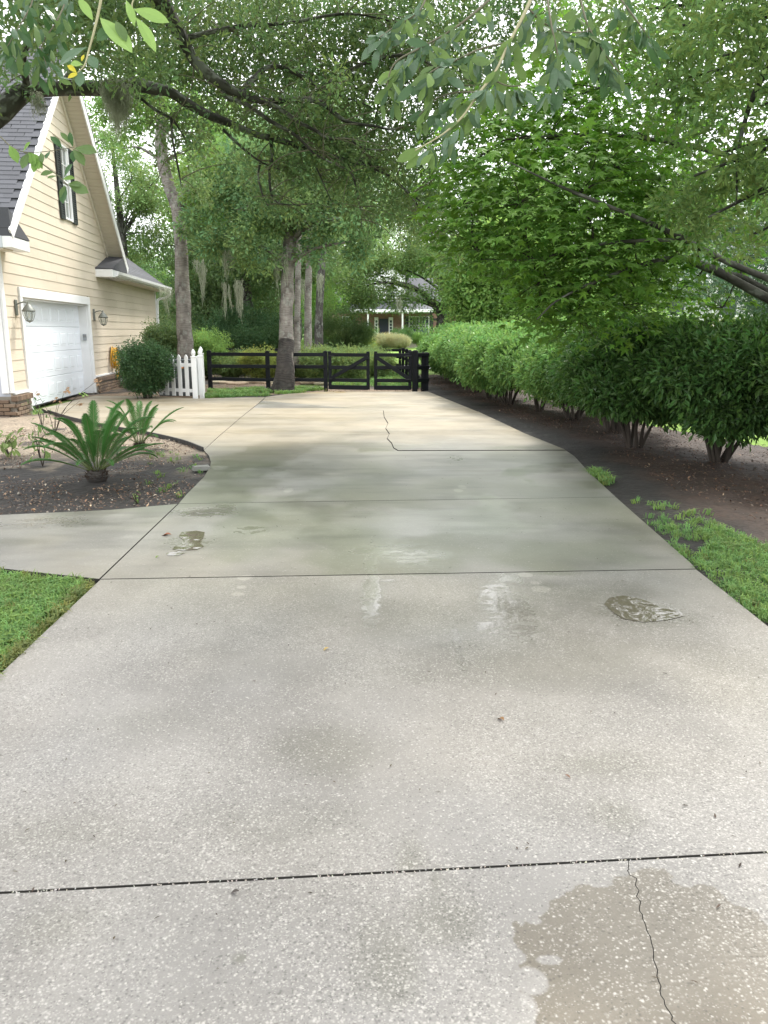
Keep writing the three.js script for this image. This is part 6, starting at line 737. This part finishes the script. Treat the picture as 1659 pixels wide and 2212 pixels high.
// ---------------------------------------------------------------- houses beyond
{
  const D = 85, k = D / FL, X = (px) => (px - 829.5) * k, Y = (py) => 1.9 + (715 - py) * k * 0.975, t = thing('brick_house', 'two storey brick house with white gable and porch far beyond the gate', 'house', [0, 0, -82.6]), bt = std({ map: colourTex(256, 256, (u, v) => { const r = Math.floor(v * 16), q = (u * 8 + (r % 2) * 0.5) % 1, mo = (v * 16) % 1 < 0.14 || q < 0.06, n = NT[(Math.floor(u * 8 + (r % 2) * 0.5) * 31 + r * 7) & 65535]; return mo ? [0.3, 0.27, 0.24] : [0.17 + 0.08 * n, 0.085 + 0.04 * n, 0.07 + 0.03 * n]; }, [0.55, 0.8]), roughness: 0.9 });
  const bx = (n, mat, x0, x1, y0, y1, z0, z1, par = t) => part(n, box(X(x1) - X(x0), Y(y0) - Y(y1), z1 - z0, (X(x0) + X(x1)) / 2, (Y(y0) + Y(y1)) / 2, (z0 + z1) / 2, 0.01), mat, par);
  bx('wall', bt, 718, 950, 686, 760, -6, 0); bx('upper_wall', M.white, 785, 872, 610, 662, -6, 0.4); bx('wing_wall', bt, 950, 1060, 640, 760, -8, -1);
  for (let i = 0; i < 14; i++) bx('siding_board', M.white, 786, 871, 613 + i * 3.4, 615.9 + i * 3.4, 0.4, 0.44 + 0.01 * (i % 2));
  part('porch_roof', hexa([[X(762), Y(683), 3], [X(925), Y(683), 3], [X(925), Y(683), -1], [X(762), Y(683), -1]], [[X(762), Y(680), 3], [X(925), Y(680), 3], [X(925), Y(658), -1], [X(762), Y(658), -1]]), M.shingle[3], t);
  part('gable_roof', merge([hexa([[X(828), Y(575), 0.9], [X(780), Y(612), 0.9], [X(780), Y(612), -8], [X(828), Y(575), -8]], [[X(828), Y(571), 0.9], [X(776), Y(610), 0.9], [X(776), Y(610), -8], [X(828), Y(571), -8]]), hexa([[X(828), Y(575), 0.9], [X(878), Y(612), 0.9], [X(878), Y(612), -8], [X(828), Y(575), -8]], [[X(828), Y(571), 0.9], [X(882), Y(610), 0.9], [X(882), Y(610), -8], [X(828), Y(571), -8]])]), M.shingle[2], t);
  part('roof', hexa([[X(700), Y(664), 0.5], [X(1070), Y(664), 0.5], [X(1070), Y(664), -9], [X(700), Y(664), -9]], [[X(730), Y(610), -4], [X(1040), Y(610), -4], [X(1040), Y(610), -5], [X(730), Y(610), -5]]), M.shingle[2], t); part('gable_wall', hexa([[X(788), Y(612), 0.3], [X(870), Y(612), 0.3], [X(870), Y(612), -2], [X(788), Y(612), -2]], [[X(826), Y(580), 0.3], [X(831), Y(580), 0.3], [X(831), Y(580), -2], [X(826), Y(580), -2]]), M.white, t);
  bx('gutter', M.white, 762, 926, 679.5, 685, 3, 3.15); bx('porch_floor', M.mortar, 762, 926, 741, 760, 0, 3);
  const window = (x0, x1, y0, y1, z, cols) => { const f = bx('window', M.white, x0, x1, y0, y1, z, z + 0.08), n = cols; for (let c = 0; c < n; c++) for (let r = 0; r < 2; r++) { const w = (x1 - x0 - 2) / n, h = (y1 - y0 - 2) / 2, a = x0 + 1 + c * w, b = y0 + 1 + r * h; bx('pane', phys({ color: RGB(0.05, 0.065, 0.07), roughness: 0.05 }), a + 0.8, a + w - 0.8, b + 0.6, b + h - 0.6, z + 0.08, z + 0.1, f); for (let q = 1; q < 3; q++) bx('muntin', M.white, a + w * q / 3 - 0.25, a + w * q / 3 + 0.25, b + 0.6, b + h - 0.6, z + 0.1, z + 0.115, f); } };
  window(880, 922, 692, 728, 0.01, 2); window(744, 763, 692, 729, 0.01, 1); window(836, 852, 628, 658, 0.46, 1); window(985, 1004, 655, 685, -0.99, 1);
  for (const [a, b] of [[872, 879.5], [923, 930], [763.5, 771], [736, 743]]) bx('shutter', M.shutter, a, b, 692, 729, 0.01, 0.07);
  bx('front_door', plain(0.02, 0.028, 0.05, 0.4), 820, 838, 697, 740, 0.01, 0.08); for (const [a, b] of [[810, 818], [839, 848]]) { const s = bx('sidelight', M.white, a, b, 694, 741, 0.01, 0.09); for (let i = 0; i < 5; i++) bx('pane', plain(0.05, 0.07, 0.09, 0.1), a + 2.4, b - 2.4, 700 + i * 6.6, 705 + i * 6.6, 0.09, 0.11, s); }
  for (const x of [798, 866, 940]) bx('column', M.white, x - 1.6, x + 1.6, 685, 742, 2.7, 2.95);
  const chair = thing('porch_chair', 'dark blue chair on the porch of the far brick house', 'chair', [X(908), Y(741), -81.2]); part('seat', box(0.7, 0.08, 0.6, 0, 0.45, 0), plain(0.03, 0.04, 0.09), chair); part('backrest', box(0.7, 0.75, 0.06, 0, 0.85, 0.28), plain(0.03, 0.04, 0.09), chair); for (const [x, z] of [[-0.3, -0.25], [0.3, -0.25], [-0.3, 0.25], [0.3, 0.25]]) part('leg', box(0.06, 0.44, 0.06, x, 0.21, z), plain(0.03, 0.04, 0.09), chair);
  const lh = thing('cottage', 'low house with pinkish roof glimpsed right of the left grey trunk', 'house', [at(448, 715, 62).x, 0, at(448, 715, 62).z]); part('wall', box(6, 2.6, 5, 0, 1.3, 0), M.white, lh); part('roof', hexa([[-3.4, 2.55, 2.9], [3.4, 2.55, 2.9], [3.4, 2.55, -2.9], [-3.4, 2.55, -2.9]], [[-3, 4.1, 0.05], [3, 4.1, 0.05], [3, 4.1, -0.05], [-3, 4.1, -0.05]]), plain(0.3, 0.17, 0.15, 0.9), lh); for (const x of [-1.6, 1.5]) { const w = part('window', box(1.2, 1.3, 0.06, x, 1.5, 2.53), M.white, lh); part('pane', box(1, 1.1, 0.03, x, 1.5, 2.57), plain(0.12, 0.16, 0.2, 0.1), w); }
  const wp = at(1560, 715, 46), wh = thing('white_house', 'white house with a balustraded porch glimpsed under the sweetgum limbs', 'house', [wp.x, 0, wp.z]); part('wall', box(11, 6, 6, 1, 3.2, -4), M.white, wh); part('porch_floor', box(10, 0.25, 3, 0.5, 1.35, -0.4), M.white, wh); part('base', box(9.8, 1.2, 2.6, 0.5, 0.6, -0.5), M.white, wh); part('handrail', box(10, 0.09, 0.1, 0.5, 2.4, 1.0), M.white, wh); const bg = box(0.06, 0.95, 0.06); for (let i = 0; i < 60; i++) part('baluster', bg, M.white, wh).position.set(-4.4 + i * 0.165, 1.93, 1.0); for (const x of [-4.4, -1, 2.4, 5.4]) part('column', box(0.22, 2.9, 0.22, x, 2.8, 0.95), M.white, wh); part('roof', hexa([[-6, 6.1, 0], [8, 6.1, 0], [8, 6.1, -8], [-6, 6.1, -8]], [[-4, 8, -3.5], [6, 8, -3.5], [6, 8, -4.5], [-4, 8, -4.5]]), M.shingle[3], wh); part('porch_roof', box(10.6, 0.2, 3.4, 0.5, 4.3, -0.4), M.white, wh); for (const x of [-2.5, 0.6, 3.6]) { const w = part('window', box(1.2, 1.7, 0.08, x, 2.6, -0.97), M.white, wh); part('pane', box(1, 1.5, 0.04, x, 2.6, -0.92), plain(0.08, 0.1, 0.12, 0.1), w); }
}
renderer.render(scene, camera);
